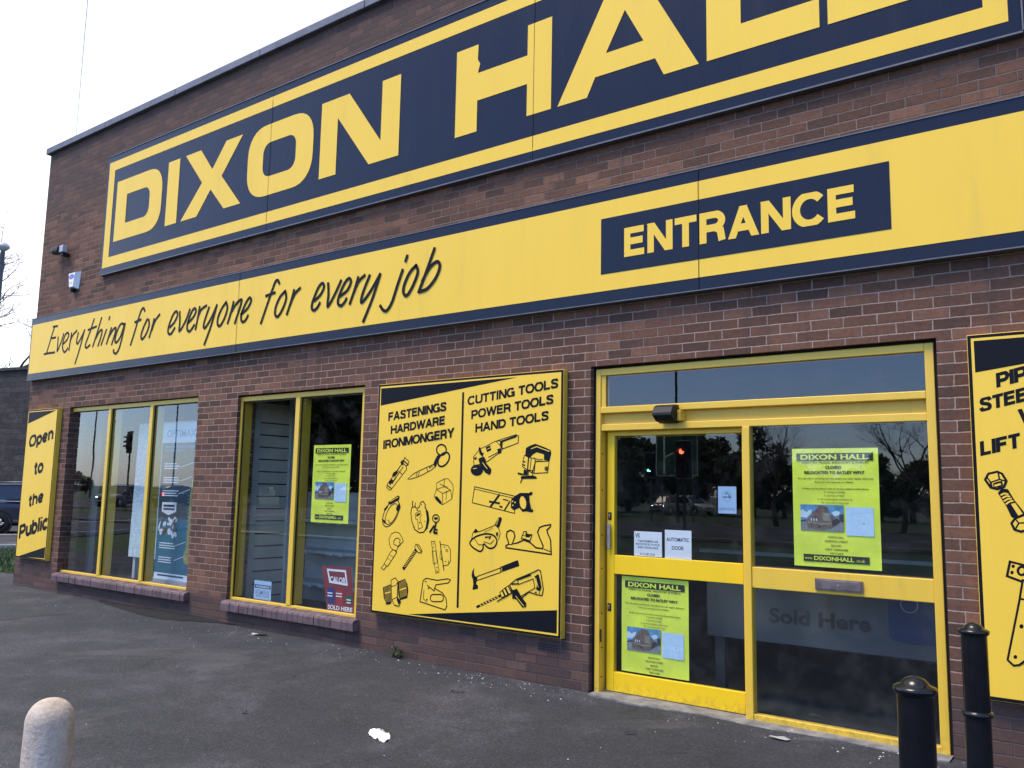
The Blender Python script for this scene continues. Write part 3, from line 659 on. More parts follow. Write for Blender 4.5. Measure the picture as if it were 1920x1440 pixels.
# ------------------------------------------------------------------ signs
def letters_block(mb, s_defs, y):
    for pts, holes in s_defs: mb.poly(pts, y, 0, holes)
def rrect(x0, x1, z0, z1, r, n=8, corners='1111', sq=1.0):
    o = []
    for (cx, cz, a0), on in zip(((x0 + r, z0 + r, 180), (x1 - r, z0 + r, 270), (x1 - r, z1 - r, 0), (x0 + r, z1 - r, 90)), corners):
        if on == '0': o.append((x0 if a0 in (180, 90) else x1, z0 if a0 in (180, 270) else z1)); continue
        for i in range(n + 1):
            t = R(a0 + 90 * i / n); o.append((cx + r * math.copysign(abs(math.cos(t)) ** sq, math.cos(t)), cz + r * math.copysign(abs(math.sin(t)) ** sq, math.sin(t))))
    return o
ZB, ZT, HS, VS = 5.018, 5.905, 0.232, 0.285
def dixon_hall():
    L = []
    L.append((rrect(-11.735, -10.545, ZB, ZT, 0.34, 8, '0110', 0.85), [rrect(-11.45, -10.85, ZB + HS, ZT - HS, 0.13, 6, '0110')]))
    L.append(([(-10.42, ZB), (-10.15, ZB), (-10.15, ZT), (-10.42, ZT)], []))
    L.append(([(-10.05, ZB), (-9.69, ZB), (-9.41, 5.325), (-9.105, ZB), (-8.765, ZB), (-9.19, 5.457), (-8.79, ZT), (-9.13, ZT), (-9.40, 5.592), (-9.675, ZT), (-10.02, ZT), (-9.61, 5.457)], []))
    L.append((rrect(-8.66, -7.45, ZB, ZT, 0.36, 8, '1111', 0.85), [rrect(-8.36, -7.755, ZB + HS, ZT - HS, 0.13, 6)]))
    L.append(([(-7.326, ZB), (-7.048, ZB), (-7.048, 5.668), (-6.528, ZB), (-6.088, ZB), (-6.088, ZT), (-6.36, ZT), (-6.36, 5.243), (-6.872, ZT), (-7.326, ZT)], []))
    L.append(([(-5.32, ZB), (-5.045, ZB), (-5.045, 5.33), (-4.452, 5.33), (-4.452, ZB), (-4.18, ZB), (-4.18, ZT), (-4.452, ZT), (-4.452, 5.61), (-5.045, 5.61), (-5.02, 5.70), (-5.05, 5.75), (-5.045, ZT), (-5.32, ZT)], []))
    L.append(([(-4.11, ZB), (-3.80, ZB), (-3.717, 5.183), (-3.137, 5.183), (-3.058, ZB), (-2.748, ZB), (-3.228, ZT), (-3.618, ZT)], [[(-3.611, 5.373), (-3.245, 5.373), (-3.424, 5.71)]]))
    for a in (-2.68, -1.735): L.append(([(a, ZB), (a + 0.885, ZB), (a + 0.885, ZB + 0.225), (a + 0.285, ZB + 0.225), (a + 0.285, ZT), (a, ZT)], []))
    return L
sg = thing('fascia_sign', 'large navy name board with yellow border reading DIXON HALL below the roofline', 'shop sign', (-6.3, 0, 4.58))
YS = -0.06
mb = MB(); seam = (-12.06, -8.231, -4.377, -0.53)
for a, b in zip(seam, seam[1:]): mb.box(a + 0.002, b - 0.002, YS, 0, 4.58, 6.335)
mb.build('panel', M['sign_navy'], sg, 0.002)
mb = MB(); mb.box(-12.066, -0.524, YS - 0.008, -0.002, 6.336, 6.346); mb.box(-12.066, -0.524, YS - 0.004, -0.002, 4.566, 4.579); mb.box(-0.529, -0.519, YS - 0.008, -0.002, 4.58, 6.335)
mb.build('edge_trim', M['trim'], sg)
mb = MB(); ob = (-12.0, -0.60, 4.667, 6.243); ib = (-11.838, -0.743, 4.81, 6.106); y = YS - 0.003
cuts = [ob[0], seam[1], seam[2], ob[1]]
for a, b in zip(cuts, cuts[1:]):
    mb.rect(a + 0.002, b - 0.002, ob[2], ib[2], y); mb.rect(a + 0.002, b - 0.002, ib[3], ob[3], y)
mb.rect(ob[0] + 0.002, ib[0], ib[2], ib[3], y); mb.rect(ib[1], ob[1] - 0.002, ib[2], ib[3], y)
mb.build('border', M['sign_yellow'], sg)
for part_ in (dixon_hall()[:5], dixon_hall()[5:]): mb = MB(); letters_block(mb, part_, YS - 0.004); mb.build('lettering', M['sign_yellow'], sg)
for s_ in seam[1:3]: mb = MB(); mb.rect(s_ - 0.002, s_ + 0.002, 4.70, 6.20, YS - 0.006); mb.build('panel_joint', M['hole'], sg)

st = thing('slogan_sign', 'long yellow strip sign with handwritten slogan and dark ENTRANCE panel', 'shop sign', (-6, 0, 3.168))
YS2 = -0.08
mb = MB(); seam2 = (-14.012, -8.653, -2.754, 3.14)
for a, b in zip(seam2, seam2[1:]): mb.box(a + 0.002, b - 0.002, YS2, 0 if a > -14 else 0, 3.168, 4.131)
mb.build('panel', M['sign_navy'], st, 0.002)
mb = MB(); mb.box(-14.016, 3.146, YS2 - 0.006, -0.002, 4.132, 4.140); mb.box(-14.016, 3.146, YS2 - 0.004, -0.002, 3.158, 3.167); mb.build('edge_trim', M['trim'], st)
mb = MB(); cuts = [-13.973, seam2[1], seam2[2], 3.1]
for a, b in zip(cuts, cuts[1:]): mb.rect(a + 0.002, b - 0.002, 3.263, 4.036, YS2 - 0.003)
mb.build('yellow_field', M['sign_yellow'], st)
ka = crop(80, 460, 4.8); kb = crop(460, 440, 4.364)
SCRIPT_A = [
 [(108, 738), (72, 855), (38, 968)], [(97, 733), (137, 727)], [(74, 838), (120, 829)], [(15, 981), (60, 970), (110, 964)],
 [(142, 828), (138, 895), (134, 952), (165, 880), (192, 797)],
 [(184, 890), (222, 850), (237, 805), (226, 787), (205, 808), (185, 870), (182, 925), (196, 962), (214, 948), (228, 926)],
 [(263, 790), (250, 868), (238, 945)], [(252, 862), (272, 812), (310, 768)],
 [(324, 788), (312, 840), (309, 880), (322, 880), (355, 820), (380, 762)], [(380, 762), (340, 915), (293, 1066)],
 [(466, 663), (430, 775), (388, 893), (394, 922), (412, 912), (428, 896)], [(412, 762), (486, 730)],
 [(533, 652), (495, 780), (453, 912)], [(481, 838), (512, 778), (536, 762), (530, 812), (500, 906)],
 [(577, 758), (553, 828), (528, 896)], [(606, 643), (599, 668)],
 [(621, 743), (600, 812), (577, 887)], [(597, 828), (632, 765), (660, 742), (657, 780), (624, 892)],
 [(738, 712), (710, 706), (682, 750), (658, 825), (655, 868), (672, 870), (706, 815), (738, 712)], [(745, 703), (718, 830), (690, 930), (664, 972), (644, 966), (640, 940)],
 [(922, 592), (912, 566), (893, 580), (865, 660), (832, 775), (793, 897)], [(833, 692), (888, 668)],
 [(946, 662), (912, 735), (889, 808), (897, 845), (930, 805), (960, 725), (958, 668)],
 [(1007, 663), (986, 745), (962, 828)], [(985, 765), (1015, 680), (1057, 622)],
 [(1147, 738), (1190, 690), (1217, 625), (1203, 594), (1172, 635), (1138, 728), (1132, 785), (1152, 800), (1175, 772), (1192, 742)],
 [(1237, 598), (1238, 690), (1234, 772), (1290, 680), (1328, 576)],
 [(1308, 702), (1355, 652), (1383, 595), (1370, 567), (1340, 608), (1307, 705), (1305, 758), (1325, 775), (1350, 745), (1368, 715)],
 [(1417, 553), (1400, 650), (1378, 757)], [(1398, 655), (1430, 580), (1478, 542)],
 [(1502, 558), (1470, 650), (1452, 720), (1466, 742), (1520, 655), (1572, 537)], [(1572, 537), (1520, 720), (1458, 893)],
 [(1655, 512), (1615, 570), (1582, 650), (1578, 712), (1602, 722), (1642, 650), (1666, 565), (1655, 512)],
 [(1722, 508), (1700, 598), (1668, 702)], [(1692, 620), (1745, 528), (1792, 488), (1785, 540), (1732, 702)],
 [(1788, 622), (1845, 570), (1880, 500), (1866, 472), (1832, 520), (1795, 610), (1790, 668), (1808, 690), (1835, 665), (1852, 630)]]
SCRIPT_B = [
 [(282, 400), (270, 374), (250, 384), (225, 450), (185, 565), (130, 727)], [(172, 502), (246, 474)],
 [(330, 462), (285, 515), (252, 595), (248, 655), (272, 668), (312, 600), (338, 520), (330, 462)],
 [(403, 453), (378, 545), (343, 652)], [(372, 570), (405, 490), (453, 436)],
 [(568, 542), (620, 490), (648, 425), (632, 398), (598, 440), (555, 548), (548, 605), (570, 618), (595, 592), (614, 558)],
 [(682, 398), (684, 490), (678, 588), (735, 490), (788, 374)],
 [(782, 502), (838, 455), (868, 388), (852, 358), (815, 400), (770, 505), (762, 562), (785, 582), (812, 558), (832, 522)],
 [(928, 348), (898, 450), (858, 567)], [(892, 472), (930, 385), (982, 332)],
 [(1022, 333), (975, 450), (952, 530), (962, 552), (1030, 460), (1108, 322)], [(1108, 322), (1045, 520), (968, 712)],
 [(1292, 288), (1245, 425), (1205, 550), (1165, 618), (1135, 620), (1108, 582)], [(1330, 172), (1315, 218)],
 [(1402, 252), (1350, 310), (1305, 410), (1298, 475), (1325, 498), (1372, 425), (1415, 310), (1402, 252)],
 [(1553, 112), (1490, 290), (1422, 472)], [(1452, 380), (1510, 275), (1570, 222), (1596, 255), (1565, 350), (1495, 440), (1428, 468)]]
mb = MB(); yy = YS2 - 0.004
for k, strokes in ((ka, SCRIPT_A), (kb, SCRIPT_B)):
    for s_ in strokes:
        mb.ribbon([W(k(*p), YS2) for p in s_], 0.034, yy, 0, False, 5); yy -= 0.00012
mb.build('slogan_lettering', M['sign_black'], st)
mb = MB(); mb.rect(-3.635, -2.756, 3.406, 3.886, YS2 - 0.005); mb.rect(-2.752, -1.349, 3.406, 3.886, YS2 - 0.005)
pn = mb.build('entrance_panel', M['sign_navy'], st)
mb = MB(); sans(mb, 'ENTRANCE', -3.408, -1.576, 3.523, 0.245, YS2 - 0.007, 0, 0, 0.235, 0.12); mb.build('lettering', M['sign_yellow'], pn)
for s_ in seam2[1:3]: mb = MB(); mb.rect(s_ - 0.0016, s_ + 0.0016, 3.17, 4.12, YS2 - 0.0085); mb.build('panel_joint', M['hole'], st)

def sign_box(name, label, x0, x1, z0, z1, y, drawing_parts):
    t = thing(name, label, 'shop sign', ((x0 + x1) / 2, 0, z0))
    m_ = MB(); m_.box(x0, x1, y, -0.003, z0, z1); m_.build('sign_case', M['frame'], t, 0.003)
    f = MB(); e = 0.024
    yq = y - 0.002
    f.rect(x0 + 0.004, x1 - 0.004, z0 + 0.004, z0 + e, yq); f.rect(x0 + 0.004, x1 - 0.004, z1 - e, z1 - 0.004, yq); f.rect(x0 + 0.004, x0 + e, z0 + e, z1 - e, yq); f.rect(x1 - e, x1 - 0.004, z0 + e, z1 - e, yq)
    f.build('rim', M['sign_black'], t)
    f = MB(); f.rect(x0 + e, x1 - e, z0 + e, z1 - e, yq - 0.001); f.build('yellow_face', M['sign_yellow'], t)
    return t
YT = -0.066; KS = (DIST + YT) / (DIST - 0.10)
def KX(x): return x * KS
def KZ(z): return EYE + (z - EYE) * KS
ts = sign_box('tool_sign', 'square yellow sign with drawings of fastenings and cutting tools between window and door', KX(-6.2), KX(-3.984), KZ(0.404), KZ(2.631), YT, None)
k4 = crop(680, 680, 2.6667); yf = YT - 0.004
mb = MB()
mb.poly([(KX(-6.165), KZ(2.59)), (KX(-6.163), W(k4(93, 215), YT)[1]), W(k4(775, 73), YT)], yf); mb.build('dark_wedge', M['sign_black'], ts); mb = MB()
mb.poly([W(k4(228, 1257), YT), (KX(-4.022), KZ(0.445)), (KX(-4.022), W(k4(978, 1238), YT)[1])], yf); mb.build('dark_wedge', M['sign_black'], ts); mb = MB()
mb.rect(W(k4(504, 148), YT)[0] - 0.012, W(k4(504, 148), YT)[0] + 0.012, W(k4(475, 1225), YT)[1], W(k4(504, 148), YT)[1], yf)
mb.build('divider', M['sign_black'], ts)
for s_, bl, br, tl in (('FASTENINGS', (128, 293), (418, 240), (127, 250)), ('HARDWARE', (140, 358), (411, 308), (140, 316)), ('IRONMONGERY', (102, 433), (456, 372), (102, 389)),
                       ('CUTTING TOOLS', (525, 214), (978, 124), (525, 170)), ('POWER TOOLS', (543, 283), (954, 204), (542, 239)), ('HAND TOOLS', (563, 350), (930, 286), (562, 306))):
    mb = MB(); sans_at(mb, s_, k4(*bl), k4(*br), k4(*tl), yf); mb.build('lettering', M['sign_black'], ts)

class Draw:
    """one printed drawing: strokes and filled shapes in ink, knocked-out details in sign yellow"""
    def __init__(s, k, y): s.m = MB(); s.k = k; s.y0 = y; s.y = y - 0.001
    def _n(s): s.y -= 0.00015; return s.y
    def pt(s, pts): return [W(s.k(*p), s.y0) for p in pts]
    def line(s, pts, wd=0.008, closed=False, smooth=0, mi=0): s.m.ribbon(s.pt(pts), wd, s._n(), mi, closed, smooth); return s
    def fill(s, pts, mi=0): s.m.poly(s.pt(pts), s._n(), mi); return s
    def out(s, pts, wd=0.008): return s.line(pts, wd, True)
    def shape(s, pts, wd=0.008): return s.fill(pts, 1).out(pts, wd)
    def done(s, parent): return s.m.build('tool_drawing', [M['sign_black'], M['sign_yellow']], parent)
kl = crop(700, 800, 4); kr = crop(860, 800, 4)
d = Draw(kl, YT - 0.003)   # expansion bolt
d.out([(235, 230), (268, 262), (260, 290), (246, 290), (250, 320), (135, 470), (120, 476), (100, 456), (106, 430), (212, 282), (205, 268), (215, 256), (228, 264)])
d.fill([(150, 345), (172, 330), (188, 345), (160, 375), (140, 370)]).fill([(115, 420), (140, 390), (150, 405), (125, 440)]).line([(215, 262), (250, 300)]).line([(222, 250), (262, 285)], 0.012).line([(185, 330), (215, 355)]).line([(200, 300), (150, 375)]).line([(170, 380), (140, 425)], 0.012).line([(105, 440), (135, 462)], 0.012)
d.fill([(205, 268), (222, 262), (232, 280), (215, 290)]).line([(225, 300), (140, 425)], 0.006).done(ts)
d = Draw(kl, YT - 0.003)   # scissors
d.line(ell(511, 174, 36, 40), 0.016, True).line(ell(528, 246, 36, 58, 32), 0.018, True)
d.out([(258, 393), (300, 355), (340, 333), (400, 305), (450, 284), (470, 296), (440, 322), (380, 355), (330, 378), (280, 393)], 0.008)
d.fill([(448, 286), (462, 250), (480, 215), (504, 212), (486, 245), (474, 290), (468, 305)]).line([(400, 305), (408, 335)], 0.008).line([(330, 345), (322, 372)], 0.007).line([(345, 340), (338, 368)], 0.006).fill(ell(425, 306, 6, 6)).fill(ell(440, 298, 5, 5)).done(ts)
d = Draw(kl, YT - 0.003)   # pipe union
d.out([(475, 422), (533, 392), (560, 390), (596, 432), (600, 470), (590, 540), (562, 560), (520, 585), (497, 575), (456, 522), (474, 470)], 0.006)
d.line([(475, 470), (530, 450), (580, 475), (590, 540)], 0.006).line([(530, 450), (533, 392)], 0.006).line([(474, 470), (520, 500), (520, 585)], 0.006).line([(520, 500), (580, 475)], 0.006).line([(545, 550), (550, 480)], 0.005).line([(500, 430), (560, 455)], 0.005)
d.fill([(458, 525), (480, 522), (510, 560), (515, 582), (497, 575), (470, 550)]).done(ts)
d = Draw(kl, YT - 0.003)   # hose clip
d.line(ell(133, 650, 50, 108, 24), 0.010, True).line(ell(137, 655, 36, 84, 24), 0.008, True)
d.fill([(108, 570), (185, 515), (198, 525), (195, 548), (128, 586)]).line([(128, 562), (185, 528)], 0.006, mi=1).fill([(175, 600), (198, 570), (206, 605), (192, 640), (170, 622)]).fill([(62, 690), (85, 700), (95, 730), (80, 722)]).line([(85, 625), (105, 600)], 0.02).line([(110, 700), (130, 725)], 0.007).done(ts)
d = Draw(kl, YT - 0.003)   # padlock and keys
d.line(ell(337, 575, 43, 56, 10, 20, 10, 190), 0.012).line(ell(340, 582, 26, 36, 10, 20, 10, 190), 0.009)
body = [(288, 610), (310, 600), (325, 612), (345, 605), (355, 570), (375, 560), (390, 585), (388, 605), (410, 640), (418, 700), (405, 760), (375, 792), (345, 795), (310, 770), (290, 710), (282, 650)]
d.shape(body, 0.011).fill([(388, 590), (410, 640), (420, 700), (408, 760), (380, 792), (395, 745), (402, 690), (395, 640)])
d.out([(315, 655), (352, 630), (360, 665), (350, 685), (370, 755), (340, 770), (332, 695), (318, 692)], 0.007).fill([(322, 660), (348, 645), (352, 660), (325, 676)]).fill(ell(332, 625, 8, 6)).fill(ell(348, 720, 5, 7)).fill(ell(310, 752, 4, 4)).fill(ell(388, 710, 4, 4)).fill(ell(362, 585, 4, 4))
d.line(ell(470, 688, 25, 29), 0.010, True).fill([(455, 680), (485, 678), (482, 695), (460, 698)]).line([(472, 716), (455, 795)], 0.02).line([(455, 745), (425, 790)], 0.02).line([(458, 795), (478, 798)], 0.022).line([(466, 770), (480, 775)], 0.018).done(ts)
d = Draw(kl, YT - 0.003)   # micrometer
d.shape([(122, 880), (118, 845), (135, 805), (165, 790), (195, 798), (215, 830), (225, 860), (205, 880), (195, 868), (203, 850), (185, 835), (165, 840), (152, 862), (155, 885), (175, 890), (185, 900), (172, 940), (150, 925), (130, 905)], 0.008)
d.shape([(150, 922), (176, 942), (112, 1042), (95, 1052), (78, 1074), (60, 1060), (82, 1030), (92, 1010), (130, 940)], 0.008).line([(125, 960), (150, 980)], 0.006).line([(108, 985), (130, 1005)], 0.005).line([(84, 1030), (100, 1045)], 0.008).line([(185, 900), (205, 880)], 0.012).fill(ell(166, 928, 5, 5)).done(ts)
d = Draw(kl, YT - 0.003)   # wood screw
d.line([(318, 930), (228, 1062)], 0.036).fill([(235, 1040), (245, 1055), (218, 1076)])
for i in range(11):
    x, y_ = 312 - i * 7.6, 938 + i * 11; d.line([(x - 7, y_ - 3), (x + 6, y_ + 3)], 0.006, mi=1)
d.shape([(320, 880), (345, 890), (366, 930), (358, 946), (335, 942), (312, 905)], 0.008).line([(328, 890), (358, 935)], 0.010).done(ts)
d = Draw(kl, YT - 0.003)   # mortice lock
d.out([(435, 862), (461, 858), (494, 1090), (469, 1100)], 0.006).out([(440, 935), (468, 930), (480, 1020), (450, 1030)], 0.005).fill(ell(452, 878, 5, 4)).fill(ell(450, 905, 4, 4)).fill(ell(478, 1055, 4, 4)).fill(ell(478, 1083, 5, 4))
d.line([(500, 860), (530, 1076)], 0.009).line([(508, 882), (558, 890), (578, 920), (580, 1005), (562, 1035), (520, 1045)], 0.006).line(ell(552, 928, 7, 8), 0.005, True).fill(ell(535, 903, 4, 4)).fill(ell(540, 1010, 5, 4)).line([(563, 1005), (565, 1025)], 0.006).out([(505, 930), (515, 950), (512, 1000), (500, 985)], 0.005).done(ts)
d = Draw(kl, YT - 0.003)   # threaded nipple
d.fill([(72, 1205), (130, 1182), (142, 1200), (146, 1300), (128, 1332), (98, 1336), (78, 1280)]).fill([(186, 1162), (238, 1140), (256, 1180), (263, 1230), (255, 1285), (200, 1302), (188, 1260)])
for i in range(6): d.line([(85 + i * 9, 1205 - i * 3), (92 + i * 9, 1320 - i * 2)], 0.0035, mi=1)
for i in range(7): d.line([(196 + i * 8, 1168 - i * 4), (204 + i * 8, 1285 - i * 3)], 0.0035, mi=1)
d.line([(90, 1250), (128, 1240)], 0.012, mi=1).line([(200, 1225), (245, 1210)], 0.012, mi=1)
d.shape([(135, 1152), (165, 1134), (186, 1160), (180, 1275), (206, 1312), (192, 1346), (160, 1338), (140, 1292)], 0.009).line([(135, 1200), (170, 1190), (186, 1165)], 0.008).line([(145, 1295), (178, 1280)], 0.008).fill([(180, 1278), (204, 1312), (190, 1335), (178, 1300)]).done(ts)
d = Draw(kl, YT - 0.003)   # staple gun
d.line([(374, 1155), (395, 1137), (480, 1152), (560, 1141), (580, 1150), (562, 1172), (470, 1186), (456, 1232), (405, 1190)], 0.010).line([(458, 1210), (520, 1248), (546, 1290), (552, 1345), (538, 1374), (350, 1312), (374, 1155)], 0.010)
d.line([W_ for W_ in rrect(428, 526, 1258, 1312, 24, 5)], 0.010, True).fill(ell(394, 1162, 6, 6)).fill(ell(415, 1212, 6, 6)).fill(ell(402, 1297, 6, 6)).line([(380, 1225), (376, 1290), (405, 1318)], 0.006).done(ts)
d = Draw(kr, YT - 0.003)   # angle grinder
d.shape([(112, 228), (160, 168), (200, 150), (275, 110), (310, 105), (330, 165), (300, 200), (215, 262), (150, 285), (115, 290)], 0.008).out([(280, 108), (430, 60), (450, 70), (446, 122), (335, 165)], 0.008)
d.line([(320, 112), (432, 72)], 0.018).fill([(203, 155), (236, 138), (246, 176), (214, 192)]).line([(215, 170), (238, 158)], 0.005, mi=1).fill([(290, 168), (320, 160), (322, 196), (298, 206)]).line([(225, 230), (300, 190)], 0.008).fill([(310, 120), (332, 115), (325, 165), (315, 160)])
d.fill(ell(137, 326, 46, 42)).fill([(148, 240), (188, 222), (206, 248), (205, 270), (246, 318), (244, 345), (232, 362), (200, 345), (165, 300)]).line([(180, 270), (215, 315)], 0.007, mi=1).line([(110, 315), (135, 312)], 0.006, mi=1).fill([(150, 160), (162, 150), (175, 190), (190, 200), (180, 225), (158, 205)]).line([(122, 240), (132, 235)], 0.02).done(ts)
d = Draw(kr, YT - 0.003)   # jigsaw
d.fill([(505, 160), (535, 142), (575, 128), (640, 152), (690, 175), (696, 200), (682, 256), (640, 250), (640, 208), (585, 192), (555, 210), (535, 236), (498, 232)]).line([(545, 165), (585, 150), (680, 185)], 0.007, mi=1).fill([(575, 205), (615, 205), (635, 225), (625, 245), (590, 240), (565, 225)], 1)
d.out([(575, 262), (672, 258), (680, 250), (668, 345), (565, 350)], 0.008).shape([(495, 215), (530, 232), (572, 240), (575, 262), (560, 320), (548, 345), (480, 300), (488, 235)], 0.008).line([(525, 235), (518, 320)], 0.014).line([(545, 240), (535, 330)], 0.008).line([(482, 260), (500, 265)], 0.012).line([(480, 285), (498, 290)], 0.012)
d.fill([(465, 378), (480, 370), (570, 368), (588, 380), (585, 390), (470, 392)]).fill([(490, 320), (520, 330), (515, 365), (485, 365)]).out([(525, 325), (558, 330), (555, 370), (520, 370)], 0.007).line([(478, 388), (465, 420)], 0.010).line([(448, 350), (480, 358)], 0.016).line(ell(659, 314, 11, 14), 0.007, True).fill(ell(659, 314, 6, 8)).line([(565, 235), (600, 250), (630, 245)], 0.006).done(ts)
d = Draw(kr, YT - 0.003)   # tenon saw
d.out([(120, 450), (425, 522), (420, 650), (102, 570)], 0.008).line([(122, 468), (420, 538)], 0.006).line([(305, 512), (238, 602)], 0.020).line([(385, 560), (345, 625)], 0.014).line([(232, 562), (305, 574)], 0.018).line([(310, 598), (325, 602)], 0.016).line([(335, 545), (370, 553)], 0.010)
d.fill([(395, 545), (425, 518), (462, 496), (530, 497), (540, 488), (556, 492), (553, 510), (530, 520), (535, 560), (548, 605), (563, 632), (552, 643), (500, 634), (482, 640), (455, 608), (415, 626), (392, 608)]).fill(ell(483, 570, 24, 48, -8), 1)
for p in ((405, 560), (424, 568), (408, 590)): d.fill(ell(*p, 5, 6), 1)
d.line([(535, 555), (550, 620)], 0.006, mi=1).done(ts)
d = Draw(kr, YT - 0.003)   # goggles
d.line([(85, 868), (105, 842), (140, 820), (200, 804), (255, 812), (284, 842), (285, 875), (266, 905), (235, 913), (208, 898), (192, 880), (184, 890), (182, 918), (160, 936), (118, 914), (92, 890)], 0.016, True, 3)
d.line([(95, 858), (105, 800), (130, 768), (150, 790), (275, 738), (302, 765), (312, 800), (300, 850)], 0.007).fill([(112, 790), (125, 765), (150, 785), (125, 800)]).fill([(272, 732), (300, 680), (318, 678), (326, 690), (305, 757), (282, 748)]).line([(300, 690), (285, 735)], 0.006, mi=1)
d.line([(200, 830), (240, 825), (230, 840)], 0.014).line([(190, 862), (240, 880), (265, 850)], 0.006).line([(120, 840), (150, 885), (180, 885)], 0.006)
for i in range(5): d.line([(195 + i * 14, 795 - i * 7), (205 + i * 13, 780 - i * 6)], 0.004)
d.fill([(280, 795), (296, 790), (295, 825), (282, 815)]).done(ts)
d = Draw(kr, YT - 0.003)   # smoothing plane
d.line([(355, 892), (375, 882), (372, 860), (358, 822), (364, 788), (390, 776), (414, 790), (422, 820), (412, 855), (400, 880), (440, 872), (490, 850), (535, 868), (580, 908), (630, 915), (634, 895), (610, 840), (592, 790), (608, 755), (645, 742), (690, 735), (688, 752), (662, 775), (668, 800), (690, 850), (695, 958), (355, 908)], 0.013, True).line([(372, 882), (402, 885)], 0.008).line([(640, 918), (692, 938)], 0.008)
d.shape([(470, 840), (492, 785), (510, 790), (505, 805), (550, 812), (535, 858), (495, 842)], 0.010).fill([(500, 808), (548, 812), (530, 832), (505, 830)]).line([(478, 812), (500, 820)], 0.007).done(ts)
d = Draw(kr, YT - 0.003)   # claw hammer
d.fill([(119, 1055), (102, 1085), (97, 1120), (108, 1150), (110, 1185), (104, 1215), (108, 1225), (146, 1215), (145, 1190), (132, 1180), (138, 1130), (120, 1118), (114, 1090)]).out([(137, 1124), (313, 1060), (316, 1092), (138, 1154)], 0.008).fill([(310, 1052), (440, 1001), (447, 1005), (456, 1044), (320, 1092)]).line([(322, 1058), (326, 1086)], 0.005, mi=1).done(ts)
d = Draw(kr, YT - 0.003)   # hammer drill
d.line([(138, 1352), (312, 1268)], 0.022)
for i in range(7): d.line([(160 + i * 21, 1335 - i * 10), (172 + i * 21, 1345 - i * 11)], 0.009, mi=1)
d.shape([(310, 1243), (345, 1212), (382, 1188), (412, 1240), (360, 1265), (325, 1282)], 0.008).line([(330, 1228), (348, 1268)], 0.018).line([(352, 1212), (372, 1255)], 0.020).line([(375, 1200), (395, 1240)], 0.012)
d.out([(382, 1188), (432, 1145), (560, 1092), (600, 1072), (615, 1082), (622, 1130), (636, 1220), (626, 1266), (590, 1260), (528, 1240), (470, 1286), (412, 1262)], 0.009).fill([(570, 1122), (600, 1104), (612, 1150), (622, 1205), (610, 1236), (580, 1218), (590, 1180)]).line([(440, 1150), (452, 1182), (560, 1140), (572, 1210), (470, 1270)], 0.007).line([(440, 1148), (540, 1112)], 0.014).line([(400, 1180), (450, 1178)], 0.012).line([(580, 1135), (598, 1205)], 0.005, mi=1)
d.fill([(402, 1228), (438, 1214), (456, 1245), (470, 1272), (508, 1322), (506, 1350), (480, 1357), (432, 1292), (404, 1290)]).line([(430, 1270), (490, 1345)], 0.006, mi=1).line([(290, 1310), (410, 1240)], 0.010).fill(ell(580, 1242, 8, 6)).fill(ell(608, 1248, 5, 5)).done(ts)

op = sign_box('door_hours_sign', 'narrow tall yellow sign reading Open to the Public at the wall corner', KX(-13.82), KX(-12.86), KZ(0.474), KZ(2.69), YT, None)
k2 = crop(0, 720, 3.6); mb = MB()
mb.poly([(KX(-13.78), KZ(2.655)), (KX(-13.78), W(k2(193, 268), YT)[1]), (KX(-12.905), KZ(2.655))], yf); mb.build('dark_wedge', M['sign_black'], op); mb = MB(); mb.poly([W(k2(122, 1163), YT), (KX(-12.895), KZ(0.512)), (KX(-12.895), W(k2(310, 1101), YT)[1])], yf)
mb.build('dark_wedge', M['sign_black'], op)
mb = MB()
for s_, bl, br, tl in (('Open', (194, 432), (357, 370), (194, 352)), ('to', (228, 613), (289, 592), (228, 528)), ('the', (191, 830), (291, 792), (191, 752)), ('Public', (126, 1046), (319, 975), (130, 952))):
    mb = MB(); sans_at(mb, s_, k2(*bl), k2(*br), k2(*tl), yf); mb.build('lettering', M['sign_black'], op)

ps = sign_box('pipework_sign', 'yellow sign with nut, bolt and hinge drawings beside the black ringed bollard', KX(-0.925), KX(1.28), KZ(0.404), KZ(2.631), YT, None)
k5 = crop(1800, 620, 2); kp = crop(1820, 860, 3.6); mb = MB()
def WP(k, a, b): return W(k(a, b), YT)
mb.poly([(KX(-0.885), KZ(2.59)), (KX(-0.885), WP(k5, 45, 158)[1]), (0.6, KZ(2.59))], yf); mb.build('dark_wedge', M['sign_black'], ps); mb = MB(); mb.poly([(-0.6, KZ(0.50)), (1.24, KZ(0.445)), (1.24, KZ(0.64))], yf)
mb.build('dark_wedge', M['sign_black'], ps)
mb = MB()
def big(s_, tl, bl, h_letters, slope=0.235):
    a = WP(k5, *bl); h = WP(k5, *tl)[1] - a[1]; wd = (sum(GLY[c][0] + 0.06 for c in s_) - 0.06) * h * 0.9
    mb = MB(); sans(mb, s_, a[0], a[0] + wd, a[1], h, yf, 0, slope); mb.build('lettering', M['sign_black'], ps)
big('PIPE', (130, 160), (139, 214), 4); big('STEEL', (67, 255), (76, 306), 5); big('VEE', (208, 296), (222, 350), 3); big('LIFT', (67, 416), (79, 470), 4)
d = Draw(kp, YT - 0.003)
d.shape([(98, 142), (120, 102), (180, 88), (212, 102), (241, 150), (225, 190), (180, 206), (136, 195)], 0.014).line([(112, 128), (135, 160), (195, 140), (185, 92)], 0.009).line([(195, 140), (238, 152)], 0.009).line([(135, 160), (142, 192)], 0.012).fill([(150, 168), (178, 155), (212, 150), (220, 180), (190, 196), (155, 194)]).line([(165, 182), (200, 172)], 0.012, mi=1).done(ps)
d = Draw(kp, YT - 0.003)
